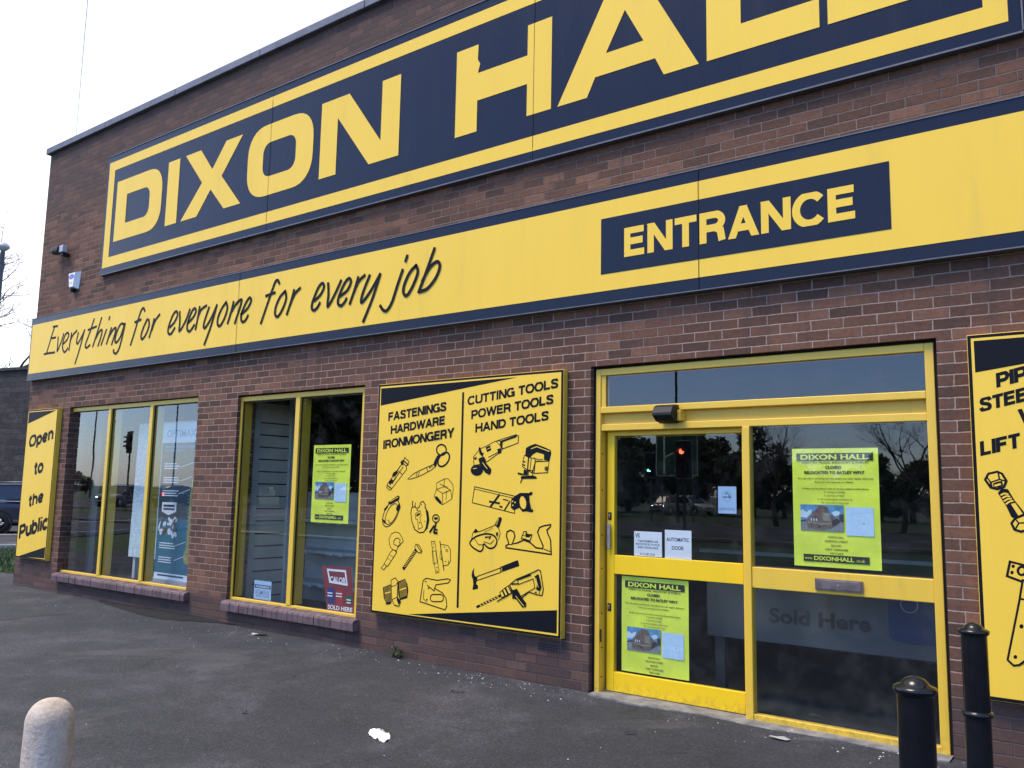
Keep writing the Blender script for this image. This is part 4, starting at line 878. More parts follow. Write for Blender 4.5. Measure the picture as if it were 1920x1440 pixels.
d.fill([(183, 232), (208, 200), (252, 206), (300, 285), (372, 375), (300, 405), (275, 395), (240, 320)])
for i in range(4): d.line([(205 + i * 12, 245 + i * 20), (228 + i * 12, 235 + i * 18), (252 + i * 11, 240 + i * 15)], 0.010, mi=1, smooth=3)
d.fill([(272, 306), (300, 298), (352, 372), (322, 384)], 1).shape([(276, 436), (300, 404), (372, 375), (412, 430), (400, 478), (340, 492), (296, 478)], 0.014).line([(300, 404), (325, 435), (412, 430)], 0.009).line([(325, 435), (305, 470)], 0.009).done(ps)
d = Draw(kp, YT - 0.003)
d.shape([(266, 695), (420, 735), (400, 850), (246, 792)], 0.014).fill(ell(287, 726, 12, 12)).fill(ell(279, 768, 12, 12)).line(ell(345, 757, 26, 28), 0.014, True)
d.shape([(352, 820), (420, 840), (420, 960), (350, 955), (332, 940)], 0.012).shape([(332, 945), (405, 960), (372, 1360), (330, 1392), (290, 1396), (250, 1358)], 0.012).fill(ell(343, 1132, 14, 15)).fill(ell(302, 1338, 13, 13)).fill([(360, 1390), (410, 950), (420, 1000), (378, 1390)]).done(ps)

# ------------------------------------------------------------------ closing-down posters
def poster(label, x0, z1, y, hgt=0.827, foot=True, wd=0.59, top=None):
    t = thing('poster', label, 'poster', (x0 + wd / 2, y, z1 - hgt), 0, 'lime green closing notices taped inside the glass')
    full = 0.827
    U = lambda u: x0 + u * wd
    V = lambda v: z1 - v * full
    m_ = MB(); nxp, nyp = 14, 18
    def sy(u, v): return y + 0.002 * math.sin(u * 9 + v * 4) * math.sin(v * 11 + u * 2) * 0.6
    for i in range(nxp):
        for j in range(nyp):
            q = [(x0 + wd * a / nxp, sy(a / nxp, b / nyp) + 0.004, z1 - hgt * b / nyp) for a, b in ((i, j + 1), (i + 1, j + 1), (i + 1, j), (i, j))]
            m_.face(q, 0, True)
    m_.build('sheet', M['paper_green'], t)
    b = MB(); b.rect(U(0.055), U(0.945), V(0.105), V(0.040), y); b.build('dark_band', M['ink'], t)
    if foot: b = MB(); b.rect(U(0.115), U(0.87), V(0.957), V(0.897), y); b.build('dark_band', M['ink'], t)
    lt = MB(); text(lt, 'DIXON HALL', U(0.105), U(0.89), V(0.094), 0.036, y - 0.0012, 0, 0.03)
    if foot:
        lt.build('band_lettering', M['paper_green'], t); lt = MB(); text(lt, 'DIXONHALL', U(0.24), U(0.70), V(0.943), 0.028, y - 0.0012, 0, 0.03); text(lt, 'www', U(0.13), U(0.22), V(0.94), 0.022, y - 0.0012); text(lt, '.co.uk', U(0.72), U(0.82), V(0.943), 0.022, y - 0.0012)
    lt.build('band_lettering', M['paper_green'], t)
    lt = MB()
    for s_, a, c, v, h, bo in (('OPEN TO TRADE, INDUSTRY & PUBLIC', 0.11, 0.89, 0.129, 0.0135, 0.015), ('CLOSED', 0.395, 0.585, 0.172, 0.019, 0.05), ('RELOCATED TO BATLEY WF17', 0.145, 0.845, 0.215, 0.019, 0.05),
                            ('We will still be servicing the Wakefield area with regular deliveries', 0.065, 0.94, 0.262, 0.0115, 0.01), ('from our new superstore in Batley.', 0.27, 0.72, 0.292, 0.0115, 0.01),
                            ('Orders can be placed with us via phone/fax/email/website', 0.115, 0.885, 0.348, 0.0115, 0.01), ('T: (01924) 478788', 0.375, 0.615, 0.378, 0.0115, 0), ('F: (01924) 471887', 0.38, 0.61, 0.407, 0.0115, 0),
                            ('E: directsales@dixonhall.co.uk', 0.30, 0.70, 0.437, 0.0115, 0), ('W: www.dixonhall.co.uk', 0.34, 0.66, 0.466, 0.0115, 0),
                            ('DIXON HALL', 0.41, 0.59, 0.755, 0.014, 0.01), ('GRAFTON STREET', 0.37, 0.635, 0.79, 0.014, 0.01), ('BATLEY', 0.445, 0.56, 0.825, 0.014, 0.01), ('WEST YORKSHIRE', 0.37, 0.635, 0.858, 0.014, 0.01), ('WF17 6AR', 0.425, 0.58, 0.89, 0.014, 0.01)):
        if V(v) < z1 - hgt + 0.004: continue
        text(lt, s_, U(a), U(c), V(v), h, y, 0, bo)
    lt.build('lettering', M['ink'], t)
    ph = MB(); P = lambda u, v: (U(0.09 + u * 0.505), V(0.478 + v * 0.222))
    ph.poly([P(0, 0), P(0, 1), P(1, 1), P(1, 0)], y)
    for c in (((0.0, 0.25), (0.05, 0.2), (0.15, 0.3), (0.2, 0.22), (0.27, 0.2), (0.25, 0.35), (0.15, 0.5), (0.0, 0.5)), ((0.72, 0.3), (0.82, 0.22), (0.92, 0.25), (0.9, 0.38), (0.8, 0.42))): ph.poly([P(*p) for p in c][::-1], y - 0.0004, 1)
    ph.poly([P(*p) for p in ((0, 0.66), (0, 1), (1, 1), (1, 0.62))], y - 0.0006, 4)
    ph.poly([P(*p) for p in ((0.0, 0.62), (0.14, 0.56), (0.14, 0.64), (0.0, 0.68))], y - 0.0008, 5); ph.poly([P(*p) for p in ((0.9, 0.36), (1, 0.34), (1, 0.64), (0.9, 0.66))], y - 0.0008, 5)
    ph.poly([P(*p) for p in ((0.12, 0.62), (0.18, 0.92), (0.5, 0.97), (0.72, 0.9), (0.95, 0.62), (0.68, 0.32), (0.64, 0.08), (0.5, 0.03), (0.42, 0.08))], y - 0.001, 2)
    ph.poly([P(*p) for p in ((0.53, 0.3), (0.53, 0.6), (0.7, 0.62), (0.68, 0.32))], y - 0.0014, 3); ph.poly([P(*p) for p in ((0.16, 0.64), (0.17, 0.69), (0.5, 0.76), (0.72, 0.72), (0.72, 0.67), (0.5, 0.70))], y - 0.0014, 3)
    ph.poly([P(*p) for p in ((0.74, 0.6), (0.74, 0.85), (0.93, 0.64), (0.86, 0.5))], y - 0.0014, 5)
    for u in (0.24, 0.3, 0.36): ph.poly([P(u, 0.53), P(u + 0.005, 0.62), P(u + 0.03, 0.62), P(u + 0.025, 0.52)], y - 0.0016, 1)
    ph.poly([P(0.34, 0.45), P(0.34, 0.5), P(0.37, 0.5), P(0.37, 0.44)], y - 0.0016, 5); ph.poly([P(0.41, 0.8), P(0.41, 0.87), P(0.47, 0.88), P(0.47, 0.8)], y - 0.0016, 5)
    ph.build('printed_photo', [M['photo_sky'], M['photo_cloud'], M['photo_brick'], M['photo_stone'], M['photo_road'], M['photo_dark']], t)
    mp_ = MB(); mp_.rect(U(0.62), U(0.93), V(0.728), V(0.492), y, 0); mp_.rect(U(0.816), U(0.826), V(0.632), V(0.622), y - 0.0005, 1)
    for a, b_ in (((0.64, 0.55), (0.9, 0.53)), ((0.66, 0.68), (0.78, 0.6)), ((0.72, 0.58), (0.8, 0.56)), ((0.78, 0.6), (0.91, 0.66))): mp_.ribbon([(U(a[0]), V(a[1])), (U(b_[0]), V(b_[1]))], 0.002, y - 0.0004 - 0.0001 * a[1], 2)
    mp_.build('printed_map', [M['map_blue'], M['ink'], M['photo_cloud']], t)
    return t
poster('lime green closing poster in the upper glass right of the sliding door', -2.115, 1.937, 0.074)
poster('lime green closing poster at the bottom of the sliding door', -3.558, 0.928, YL + 0.024, 0.747, False)
poster('lime green closing poster in the two-pane window', -7.36, 2.053, 0.079)
def notice(name, label, cat, x0, x1, z0, z1, y, mats, draw, thick=0.002):
    t = thing(name, label, cat, ((x0 + x1) / 2, y, z0))
    m_ = MB(); m_.box(x0, x1, y, y + thick, z0, z1); m_.build('sheet', mats[0], t)
    l = MB(); draw(l); l.build('print', mats[1:], t); return t
yn = YL + 0.022; yp = yn - 0.0008
def dv(l):
    text(l, 'VS', -3.432, -3.39, 1.243, 0.034, yp, 0, 0.02)
    for s_, a, b, z in (('THESE PREMISES ARE', -3.41, -3.225, 1.208), ('PROTECTED BY 24 HOUR', -3.425, -3.212, 1.183), ('VIDEO SURVEILLANCE', -3.41, -3.225, 1.158), ('0113 285 2324', -3.385, -3.255, 1.106)): text(l, s_, a, b, z, 0.0165, yp, 0, 0.012)
notice('surveillance_notice', 'white video surveillance notice in the left corner of the sliding door glass', 'notice', -3.442, -3.192, 1.097, 1.293, yn, [M['white_paper'], M['navy_print']], dv)
def da(l):
    text(l, 'AUTOMATIC', -3.152, -2.958, 1.228, 0.029, yp, 0, 0.02); text(l, 'DOOR', -3.105, -3.003, 1.163, 0.029, yp, 0, 0.02)
notice('door_notice', 'white notice reading AUTOMATIC DOOR above the door rail', 'notice', -3.166, -2.938, 1.094, 1.315, yn - 0.0, [M['white_paper'], M['navy_print']], da)
def dn(l):
    l.ribbon([(-2.643 + 0.036 * math.cos(R(a)), 1.588 + 0.040 * math.sin(R(a))) for a in range(0, 360, 15)], 0.0025, yp, 1, True)
    l.ribbon([(-2.655, 1.602), (-2.648, 1.614), (-2.635, 1.612), (-2.632, 1.600), (-2.622, 1.598), (-2.618, 1.588), (-2.628, 1.582)], 0.005, yp - 0.0003, 0); l.rect(-2.672, -2.642, 1.578, 1.585, yp - 0.0005, 0); l.rect(-2.637, -2.612, 1.578, 1.585, yp - 0.0005, 0)
    text(l, 'It is against the law to', -2.70, -2.585, 1.496, 0.006, yp, 0, 0.012); text(l, 'smoke in these premises', -2.705, -2.58, 1.484, 0.007, yp, 0, 0.012)
notice('no_smoking_notice', 'pale blue no smoking notice at the right edge of the sliding door glass', 'notice', -2.714, -2.568, 1.457, 1.662, yn, [M['blue_paper'], M['navy_print'], M['grey_print']], dn)
yw = 0.078; yq = yw - 0.0008
def dw(l):
    l.rect(-8.255, -7.972, 0.462, 0.50, yq, 0); text(l, 'WARNING!', -8.235, -7.99, 0.47, 0.022, yq - 0.0006, 1, 0.02)
    text(l, 'ADMIRAL', -8.245, -7.98, 0.392, 0.056, yq, 2, 0.01); text(l, 'SECURITY SYSTEMS', -8.225, -7.995, 0.37, 0.012, yq, 0, 0.01); l.rect(-8.25, -7.975, 0.35, 0.353, yq, 2)
notice('alarm_notice', 'pale square alarm warning notice low in the two-pane window', 'notice', -8.265, -7.961, 0.341, 0.545, yw, [M['blue_paper'], M['navy_print'], M['white_paper'], M['grey_print']], dw)
# gas dealer board, leaning behind the glass
gb = thing('gas_dealer_board', 'dark red gas bottle dealer board leaning in the two-pane window', 'display board', (-6.92, 0.16, 0.31))
kq = crop(460, 1070, 8.727); yb = 0.125
def Q(a, b): return W(kq(a, b), yb)
def CR(a, b): return W((400 + a / 2.6667, 680 + b / 2.6667), yb)
mb = MB(); mb.poly([CR(570, 1255), CR(708, 1278), CR(690, 1022), CR(541, 1015)], yb); mb.v += [(v[0], yb + 0.012, v[2]) for v in mb.v]; mb.build('board', M['red_print'], gb)
mb = MB(); cor = [CR(572, 1035), CR(660, 1043), CR(668, 1110), CR(583, 1095)]
mb.ribbon(cor, 0.022, yb - 0.001, 0, True)
a, b, c = CR(583, 1095), CR(662, 1105), CR(580, 1066); text(mb, 'CALOR', a[0], b[0], a[1], c[1] - a[1], yb - 0.0016, 0, 0.03, (b[1] - a[1]) / (b[0] - a[0]))
a, b, c = CR(572, 1230), CR(695, 1248), CR(572, 1208); text(mb, 'SOLD HERE', a[0], b[0], a[1], c[1] - a[1], yb - 0.0016, 0, 0.03, (b[1] - a[1]) / (b[0] - a[0]))
for q in ((570, 1150, 598), (612, 1153, 645), (665, 1185, 690)):
    for dz in (0, 14): mb.ribbon([CR(q[0] + 4, q[1] + dz), CR(q[2] - 2, q[1] + 3 + dz)], 0.012, yb - 0.004 - dz * 0.0001, 0)
mb.build('lettering', M['white_paper'], gb)
mb = MB()
for (x_, y0_, y1_, wd_), mi in (((588, 1122, 1200, 17), 0), ((632, 1135, 1212, 17), 1), ((678, 1165, 1202, 16), 2)):
    mb.poly([CR(x_ - wd_, y1_), CR(x_ + wd_, y1_ + 4), CR(x_ + wd_, y0_ + 8), CR(x_ + wd_ * 0.4, y0_), CR(x_ - wd_ * 0.4, y0_ - 1), CR(x_ - wd_, y0_ + 5)], yb - 0.002, mi)
mb.build('bottle_print', [M['blue_print'], M['red_bright'], M['green_print']], gb)

# ------------------------------------------------------------------ inside the shop windows
bn = thing('roll_up_banner', 'tall blue roll-up banner standing behind the three-pane window', 'banner', (-10.4, 0.42, 0.32))
BX0, BX1, BZ0, BZ1, BY = -10.90, -9.98, 0.36, 2.43, 0.42
U = lambda u: BX0 + u * (BX1 - BX0)
V = lambda v: BZ1 - v * (BZ1 - BZ0)
mb = MB(); mb.rect(BX0, BX1, BZ0, V(0.30), BY, 0); mb.rect(BX0, BX1, V(0.62), V(0.19), BY - 0.002, 1); mb.rect(BX0, BX1, V(0.13), BZ1, BY - 0.003, 2); mb.rect(BX0, BX1, BZ0, V(0.965), BY - 0.003, 2)
mb.rect(BX0, BX1, V(0.19), V(0.13), BY - 0.0035, 1)
mb.build('banner_sheet', [M['teal'], M['teal_dark'], M['pale']], bn)
mb = MB(); text(mb, 'OPTIMAXX', U(0.1), U(0.97), V(0.092), 0.10, BY - 0.005, 1, 0.02)
text(mb, 'PERFORMANCE SCREWS', U(0.08), U(0.93), V(0.165), 0.032, BY - 0.005, 1, 0.02); text(mb, 'WOODSCREWS', U(0.08), U(0.6), V(0.188), 0.028, BY - 0.005, 1, 0.02)
for v in (0.27, 0.285, 0.30, 0.36, 0.375, 0.39, 0.445, 0.46, 0.475, 0.78, 0.795, 0.81, 0.87, 0.885, 0.90): mb.rect(U(0.09), U(0.09 + 0.42 * random.uniform(0.75, 1)), V(v), V(v - 0.007), BY - 0.005, 0)
mb.poly([(U(0.1), V(0.575)), (U(0.28), V(0.598)), (U(0.47), V(0.575)), (U(0.47), V(0.515)), (U(0.1), V(0.515))], BY - 0.005, 2)
mb.rect(U(0.14), U(0.43), V(0.545), V(0.53), BY - 0.006, 3); mb.rect(U(0.14), U(0.43), V(0.565), V(0.552), BY - 0.006, 3)
mb.rect(U(0.1), U(0.75), V(0.985), V(0.975), BY - 0.005, 3)
for v, u in ((0.29, 0.83), (0.38, 0.8), (0.46, 0.78), (0.79, 0.75), (0.88, 0.73)): mb.ribbon([(U(0.5), V(v)), (U(u), V(v - 0.03))], 0.008, BY - 0.0055, 0)
mb.build('lettering', [M['pale'], M['lightblue'], M['white_paper'], M['navy_print']], bn)
mb = MB(); mb.poly([(U(0.78), V(0.83)), (U(0.9), V(0.83)), (U(0.93), V(0.45)), (U(0.90), V(0.36)), (U(0.88), V(0.22)), (U(0.84), V(0.36)), (U(0.80), V(0.46))], BY - 0.006, 0)
for i in range(16): mb.ribbon([(U(0.76), V(0.80 - i * 0.022)), (U(0.95), V(0.79 - i * 0.022))], 0.012, BY - 0.007 - i * 0.0001, 1)
mb.poly(ell(U(0.83), V(0.85), 0.09, 0.10), BY - 0.0095, 0); mb.build('screw_print', [M['gold'], M['photo_stone']], bn)
mb = MB(); random.seed(5)
for i in range(26): mb.poly(ell(U(random.uniform(0.05, 0.5)), V(random.uniform(0.62, 0.73)), random.uniform(0.02, 0.055), random.uniform(0.015, 0.05), random.uniform(0, 90), 6), BY - 0.0065 - i * 0.0001, i % 3)
mb.build('carton_print', [M['pale'], M['white_paper'], M['photo_brick']], bn)
mb = MB(); mb.box(BX0 - 0.02, BX1 + 0.02, BY - 0.05, BY + 0.09, 0.272, 0.36); mb.box(BX0, BX1, BY - 0.008, BY + 0.008, BZ1, BZ1 + 0.02); mb.tube([(-10.44, BY + 0.04, 0.36), (-10.44, BY + 0.02, BZ1)], 0.012, 8); mb.build('stand', M['grey_plastic'], bn, 0.004)
fb = thing('frosted_board', 'pale blue mottled board standing behind the middle pane beside the banner', 'board', (-11.35, 0.62, 0.3))
(xa, za), (xb, zb) = W((240, 1043), 0.60), W((262, 795), 0.66)
mb = MB(); mb.face([(xa, 0.60, za), (xa + 0.82, 0.60, za), (xb + 0.82, 0.66, zb), (xb, 0.66, zb)]); mb.face([(xb + 0.82, 0.672, zb), (xa + 0.82, 0.612, za), (xa, 0.612, za), (xb, 0.672, zb)])
mb.build('panel', M['frosted'], fb)
mb = MB(); mb.box(-11.8, -11.74, 0.62, 0.70, 0.02, 0.58); mb.box(-11.2, -11.14, 0.62, 0.70, 0.02, 0.58); mb.build('foot', M['shelf'], fb)
wp = thing('display_plinth', 'window display platform behind the three-pane window', 'platform', (-11.1, 0.7, 0.02))
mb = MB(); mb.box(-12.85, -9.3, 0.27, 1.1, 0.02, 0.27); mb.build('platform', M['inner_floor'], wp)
cl = thing('interior_post', 'pale slim post inside the left end of the three-pane window', 'post', (-12.95, 0.9, 0.02))
mb = MB(); mb.box(-13.33, -13.25, 0.72, 0.80, 0.02, 3.2); mb.build('post', M['pale'], cl)
sp = thing('slatwall_partition', 'grey grooved slatwall partition inside the two-pane window', 'display wall', (-9.0, 0.3, 0.02))
mb = MB(); px = -8.80; ye = [ray(q, 900)[1] * px / ray(q, 900)[0] - DIST for q in (481, 538)]; ya_, yb_ = ye; mb.box(px - 0.05, px, ya_, yb_, 0.02, 2.62, 0); mb.box(px - 0.03, px + 0.03, ya_ - 0.09, ya_ - 0.005, 0.02, 2.95, 2)
z = 0.12
while z < 2.5: mb.box(px - 0.001, px + 0.002, ya_ + 0.005, yb_ - 0.005, z, z + 0.016, 1); z += 0.15
mb.box(px - 0.03, px + 0.035, yb_ + 0.005, yb_ + 0.06, 0.02, 2.95, 2)
mb.build('slatted_panel', [M['slat'], M['slat_gap'], M['shelf']], sp)
sh = thing('shelving_unit', 'empty steel shop shelving with price tickets behind the right pane', 'shelving', (-7.6, 2.2, 0.02))
YSH = 1.75
zsh = [W(p, YSH)[1] for p in ((600, 1097), (618, 1037), (616, 978))]
mb = MB(); mb.box(-9.9, -6.6, YSH + 0.40, YSH + 0.43, 0.02, W((700, 925), YSH)[1]); mb.build('back_panel', M['shelf'], sh)
for z in zsh:
    mb = MB(); mb.box(-9.9, -6.6, YSH, YSH + 0.398, z - 0.02, z + 0.02); s_ = mb.build('shelf', M['shelf'], sh)
    x = -9.85; random.seed(int(z * 100))
    while x < -6.7:
        mb = MB(); mb.box(x, x + 0.10, YSH - 0.008, YSH - 0.002, z - 0.035, z + 0.02); mb.build('price_label', M['label'], s_); x += random.choice((0.16, 0.22, 0.5))
mb = MB(); mb.box(-8.30, -8.26, YSH + 0.36, YSH + 0.395, 0.02, zsh[2] - 0.03); mb.build('upright', M['shelf'], sh)
# sold-here display behind the fixed pane
sb_ = thing('dealer_display', 'grey display panel lettered Sold Here behind the lower fixed glass', 'display board', (-1.8, 0.5, 0.02))
ks = crop(1400, 1100, 5.05); YD = 0.45
pz = W(ks(120, 515), YD)[1]; pz2 = W(ks(1815, 715), YD)[1]
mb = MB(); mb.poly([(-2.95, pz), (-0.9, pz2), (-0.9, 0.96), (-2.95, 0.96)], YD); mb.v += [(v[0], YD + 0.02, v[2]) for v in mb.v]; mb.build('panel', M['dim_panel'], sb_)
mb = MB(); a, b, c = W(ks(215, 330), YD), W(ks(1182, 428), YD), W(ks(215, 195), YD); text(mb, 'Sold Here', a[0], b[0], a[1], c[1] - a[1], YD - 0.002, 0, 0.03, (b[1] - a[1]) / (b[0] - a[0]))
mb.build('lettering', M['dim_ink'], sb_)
mb = MB(); mb.poly([W(ks(1340, 130), YD), W(ks(1350, 470), YD), W(ks(1400, 512), YD), W(ks(1560, 550), YD), W(ks(1760, 555), YD), W(ks(1900, 600), YD), W(ks(1900, 160), YD)], YD - 0.003, 0)
mb.ribbon(ell(*W(ks(1540, 170), YD), 0.055, 0.055), 0.006, YD - 0.004, 1, True); mb.build('cylinder_print', [M['navy_print'], M['grey_print']], sb_)
mb = MB(); mb.box(-2.9, -2.82, YD + 0.03, YD + 0.1, 0.02, 0.95); mb.box(-1.0, -0.92, YD + 0.03, YD + 0.1, 0.02, 0.95); mb.build('leg', M['inner_floor'], sb_)
ct = thing('shop_counter', 'dark shop counter set back behind the entrance glass', 'counter', (-1.8, 3.2, 0.02))
mb = MB(); mb.box(-4.2, 1.5, 3.2, 3.9, 0.02, 0.95); mb.build('front', M['inner_floor'], ct); mb = MB(); mb.box(-4.25, 1.55, 3.14, 3.95, 0.95, 0.99); mb.build('worktop', M['shelf'], ct)

# ------------------------------------------------------------------ things on the wall
al = thing('alarm_box', 'white tapered alarm box with purple oval high beside the corner', 'alarm', (-12.80, 0, 4.45))
mb = MB(); fr = [(-12.95, 4.72), (-12.765, 4.72), (-12.80, 4.51), (-12.91, 4.51)]; bk = [(-12.985, 4.745), (-12.715, 4.745), (-12.755, 4.48), (-12.94, 4.48)]
mb.face([(p[0], -0.075, p[1]) for p in fr[::-1]])
for i in range(4): j = (i + 1) % 4; mb.face([(fr[i][0], -0.075, fr[i][1]), (fr[j][0], -0.075, fr[j][1]), (bk[j][0], -0.004, bk[j][1]), (bk[i][0], -0.004, bk[i][1])])
mb.build('cover', M['white_plastic'], al, 0.012)
mb = MB(); mb.poly(ell(-12.857, 4.665, 0.078, 0.040), -0.077); mb.rect(-12.90, -12.815, 4.575, 4.583, -0.077, 1); mb.rect(-12.895, -12.82, 4.555, 4.562, -0.077, 1)
mb.build('oval_print', [M['purple'], M['grey_plastic']], al)
mb = MB(); mb.lathe((-12.85, -0.04, 4.435), [(0.0, 0), (0.032, 0.003), (0.038, 0.05)], 16); mb.build('strobe', M['black_plastic'], al)
cc = thing('security_camera', 'small black security camera bracketed high by the wall corner', 'camera', (-13.2, 0, 5.1))
mb = MB(); mb.tube([(-13.46, -0.105, 5.135), (-13.43, -0.105, 5.135), (-13.34, -0.10, 5.135), (-13.22, -0.095, 5.135)], [0.03, 0.055, 0.068, 0.066], 14); mb.build('housing', M['black_plastic'], cc)
mb = MB(); mb.box(-13.22, -13.10, -0.13, -0.06, 5.08, 5.185); mb.build('cap', M['grey_plastic'], cc, 0.006)
mb = MB(); mb.box(-13.20, -13.13, -0.11, -0.003, 5.03, 5.077); mb.build('bracket', M['black_plastic'], cc)
ds = thing('door_sensor', 'black motion sensor hood over the sliding door', 'sensor', (-3.05, 0.02, 2.2))
mb = MB(); prof = [(0.03, 2.292), (-0.045, 2.29), (-0.085, 2.27), (-0.108, 2.225), (-0.11, 2.205), (-0.05, 2.165), (0.03, 2.15)]
a, b = -3.145, -2.985
for (ya, za), (yb_, zb) in zip(prof, prof[1:]): mb.face([(a, yb_, zb), (b, yb_, zb), (b, ya, za), (a, ya, za)])
mb.face([(a, y_, z_) for y_, z_ in prof]); mb.face([(b, y_, z_) for y_, z_ in prof][::-1]); mb.build('hood', M['black_plastic'], ds, 0.008)
mb = MB(); mb.poly([(-3.13, 2.17), (-3.0, 2.17), (-3.0, 2.20), (-3.13, 2.20)], 0); mb.v = [(v[0], -0.112 + (2.205 - v[2]) * 1.6, v[2]) for v in mb.v]; mb.build('lens', M['hole'], ds)
mb = MB(); mb.box(-2.985, -2.955, -0.005, 0.085, 2.165, 2.25); mb.build('bracket', M['frame'], ds, 0.004)
fp = thing('flagpole', 'thin pale mast standing on the roof above the corner', 'mast', (*[W((143, 249), 3.0)[0], 3.0], 6.55))
fx = W((143, 249), 3.0)[0]
mb = MB(); mb.tube([(fx, 3.0, 6.55), (fx, 3.0, 13.5)], 0.009, 8); mb.build('pole', M['white_plastic'], fp)
mb = MB(); mb.lathe((fx, 3.0, 6.55), [(0.12, 0), (0.12, 0.03), (0.05, 0.06), (0.03, 0.3)], 12); mb.build('base', M['grey_plastic'], fp)

# ------------------------------------------------------------------ bollards
def iron_bollard(label, x, y, top=1.0):
    t = thing('bollard', label, 'bollard', (x, y, 0), 0, 'black iron bollards before the entrance')
    r_ = 0.057; m_ = MB(); m_.lathe((x, y, 0), [(r_, -0.1), (r_, 0.55), (r_, top - 0.055)], 40); m_.build('post', M['black_metal'], t)
    m_ = MB(); m_.lathe((x, y, 0.0), [(r_, top - 0.06), (r_ + 0.009, top - 0.052), (r_ + 0.012, top - 0.044), (r_ + 0.011, top - 0.036), (r_ + 0.002, top - 0.030), (0.046, top - 0.027), (0.040, top - 0.017), (0.030, top - 0.008), (0.016, top - 0.002), (0.0, top)], 40); m_.build('cap', M['black_metal'], t)
    m_ = MB(); m_.lathe((x, y, 0), [(r_, 0.55 + 0.02), (r_ + 0.009, 0.575), (r_ + 0.011, 0.585), (r_ + 0.009, 0.595), (r_, 0.60)], 40); m_.build('ring', M['black_metal'], t)
    m_ = MB(); m_.lathe((x, y, 0), [(r_ + 0.02, -0.05), (r_ + 0.02, 0.05), (r_, 0.06)], 32); m_.build('foot', M['black_metal'], t)
    return t
iron_bollard('black iron bollard nearest the camera in front of the glass', -0.687, -2.952, 1.01)
iron_bollard('black iron bollard with a raised ring before the right hand sign', -0.758, -1.376, 1.008)
mb = MB(); prof = [(0.087, -0.1), (0.085, 0.3), (0.083, 0.62)]
for i in range(1, 13):
    t = R(90 * i / 12); prof.append((0.081 * math.cos(t) ** 0.85, 0.735 + 0.085 * math.sin(t)))
prof.insert(3, (0.081, 0.735))
mb.lathe((-3.245, -4.53, 0), prof, 48)
def bollard_concrete():
    k = NT('weathered_concrete'); o = k.obj(); n = k.noise(o, 9, 7, 0.7); n2 = k.noise(o, 70, 4, 0.7); n3 = k.noise(o, 3, 4, 0.6, 1.0)
    c = k.ramp(n, [(0.3, (0.36, 0.29, 0.225)), (0.5, (0.46, 0.385, 0.315)), (0.7, (0.52, 0.455, 0.39))])
    c = k.mix(k.rng(n3, 0.5, 0.72, 0, 0.5), c, (0.30, 0.25, 0.21, 1)); c = k.mix(k.rng(k.noise(o, 38, 2, 0.5), 0.68, 0.74, 0, 0.45), c, (0.12, 0.10, 0.09, 1)); c = k.mix(1, c, k.ramp(n2, [(0.3, (0.8, 0.8, 0.8)), (0.7, (1.15, 1.15, 1.15))]), 'MULTIPLY')
    k.col(c); k.rough(0.9); k.bump(k.math('ADD', n2, n), 0.004); return k.m
tag(mb.build('concrete_bollard', bollard_concrete(), None, loc=(-3.245, -4.53, 0)), 'round topped pale concrete bollard standing alone on the asphalt', 'bollard')

# ------------------------------------------------------------------ litter, chips, weeds
random.seed(11)
pt = MB(); px_, py_ = G((710, 1376))
P2 = [G((660 + a / 16, 1350 + b / 16), 0.01) for a, b in ((475, 345), (540, 285), (610, 245), (640, 262), (760, 262), (890, 245), (920, 300), (970, 345), (1060, 325), (1105, 360), (1150, 440), (1130, 520), (1060, 580), (960, 600), (850, 575), (760, 530), (690, 490), (620, 470), (540, 440), (490, 390))]
cxp = sum(p[0] for p in P2) / len(P2); cyp = sum(p[1] for p in P2) / len(P2)
for lv, (s0, s1) in enumerate(((1, 0.75), (0.75, 0.45), (0.45, 0.0))):
    for i in range(len(P2)):
        j = (i + 1) % len(P2); q = []
        for (sx, idx) in ((s0, i), (s0, j), (s1, j), (s1, i)):
            zz = court_z(cxp, cyp) + 0.006 + (1 - sx) * 0.03 + 0.012 * math.sin(idx * 2.3 + sx * 5) * (1 if sx > 0 else 0)
            q.append((cxp + (P2[idx][0] - cxp) * sx, cyp + (P2[idx][1] - cyp) * sx, zz))
        pt.face(q if s1 > 0 else q[:3], 0, True)
tag(pt.build('paper_litter', M['white_paper'], None, loc=(cxp, cyp, 0)), 'crumpled white paper lying on the asphalt', 'litter')
def scrap(label, p, sx, sy, rot, mat):
    x, y = G(p, 0.03); m_ = MB(); n = 9; z = court_z(x, y) + 0.004
    ring = [(x + math.cos(rot) * sx * math.cos(t) - math.sin(rot) * sy * math.sin(t), y + math.sin(rot) * sx * math.cos(t) + math.cos(rot) * sy * math.sin(t), z + random.uniform(0, 0.02)) for t in [2 * math.pi * i / n + random.uniform(-0.2, 0.2) for i in range(n)]]
    for i in range(n): m_.face([(x, y, z + 0.012), ring[i], ring[(i + 1) % n]], 0, True)
    return tag(m_.build('scrap', mat, None, loc=(x, y, 0)), label, 'litter')
scrap('pale card scrap on the asphalt below the two-pane window', (486, 1191), 0.10, 0.04, 0.3, M['concrete'])
scrap('flattened grey scrap by the door threshold', (1462, 1378), 0.07, 0.025, 0.1, M['concrete'])
scrap('dark dead leaf on the open asphalt', (1182, 1368), 0.045, 0.012, 0.7, M['leafdark'])
scrap('dark twig of litter below the tool sign', (860, 1292), 0.06, 0.012, 0.5, M['leafdark'])
scrap('curled brown leaf on asphalt near the concrete bollard', (458, 1330), 0.03, 0.014, 0.2, M['leafdark'])
mb = MB()
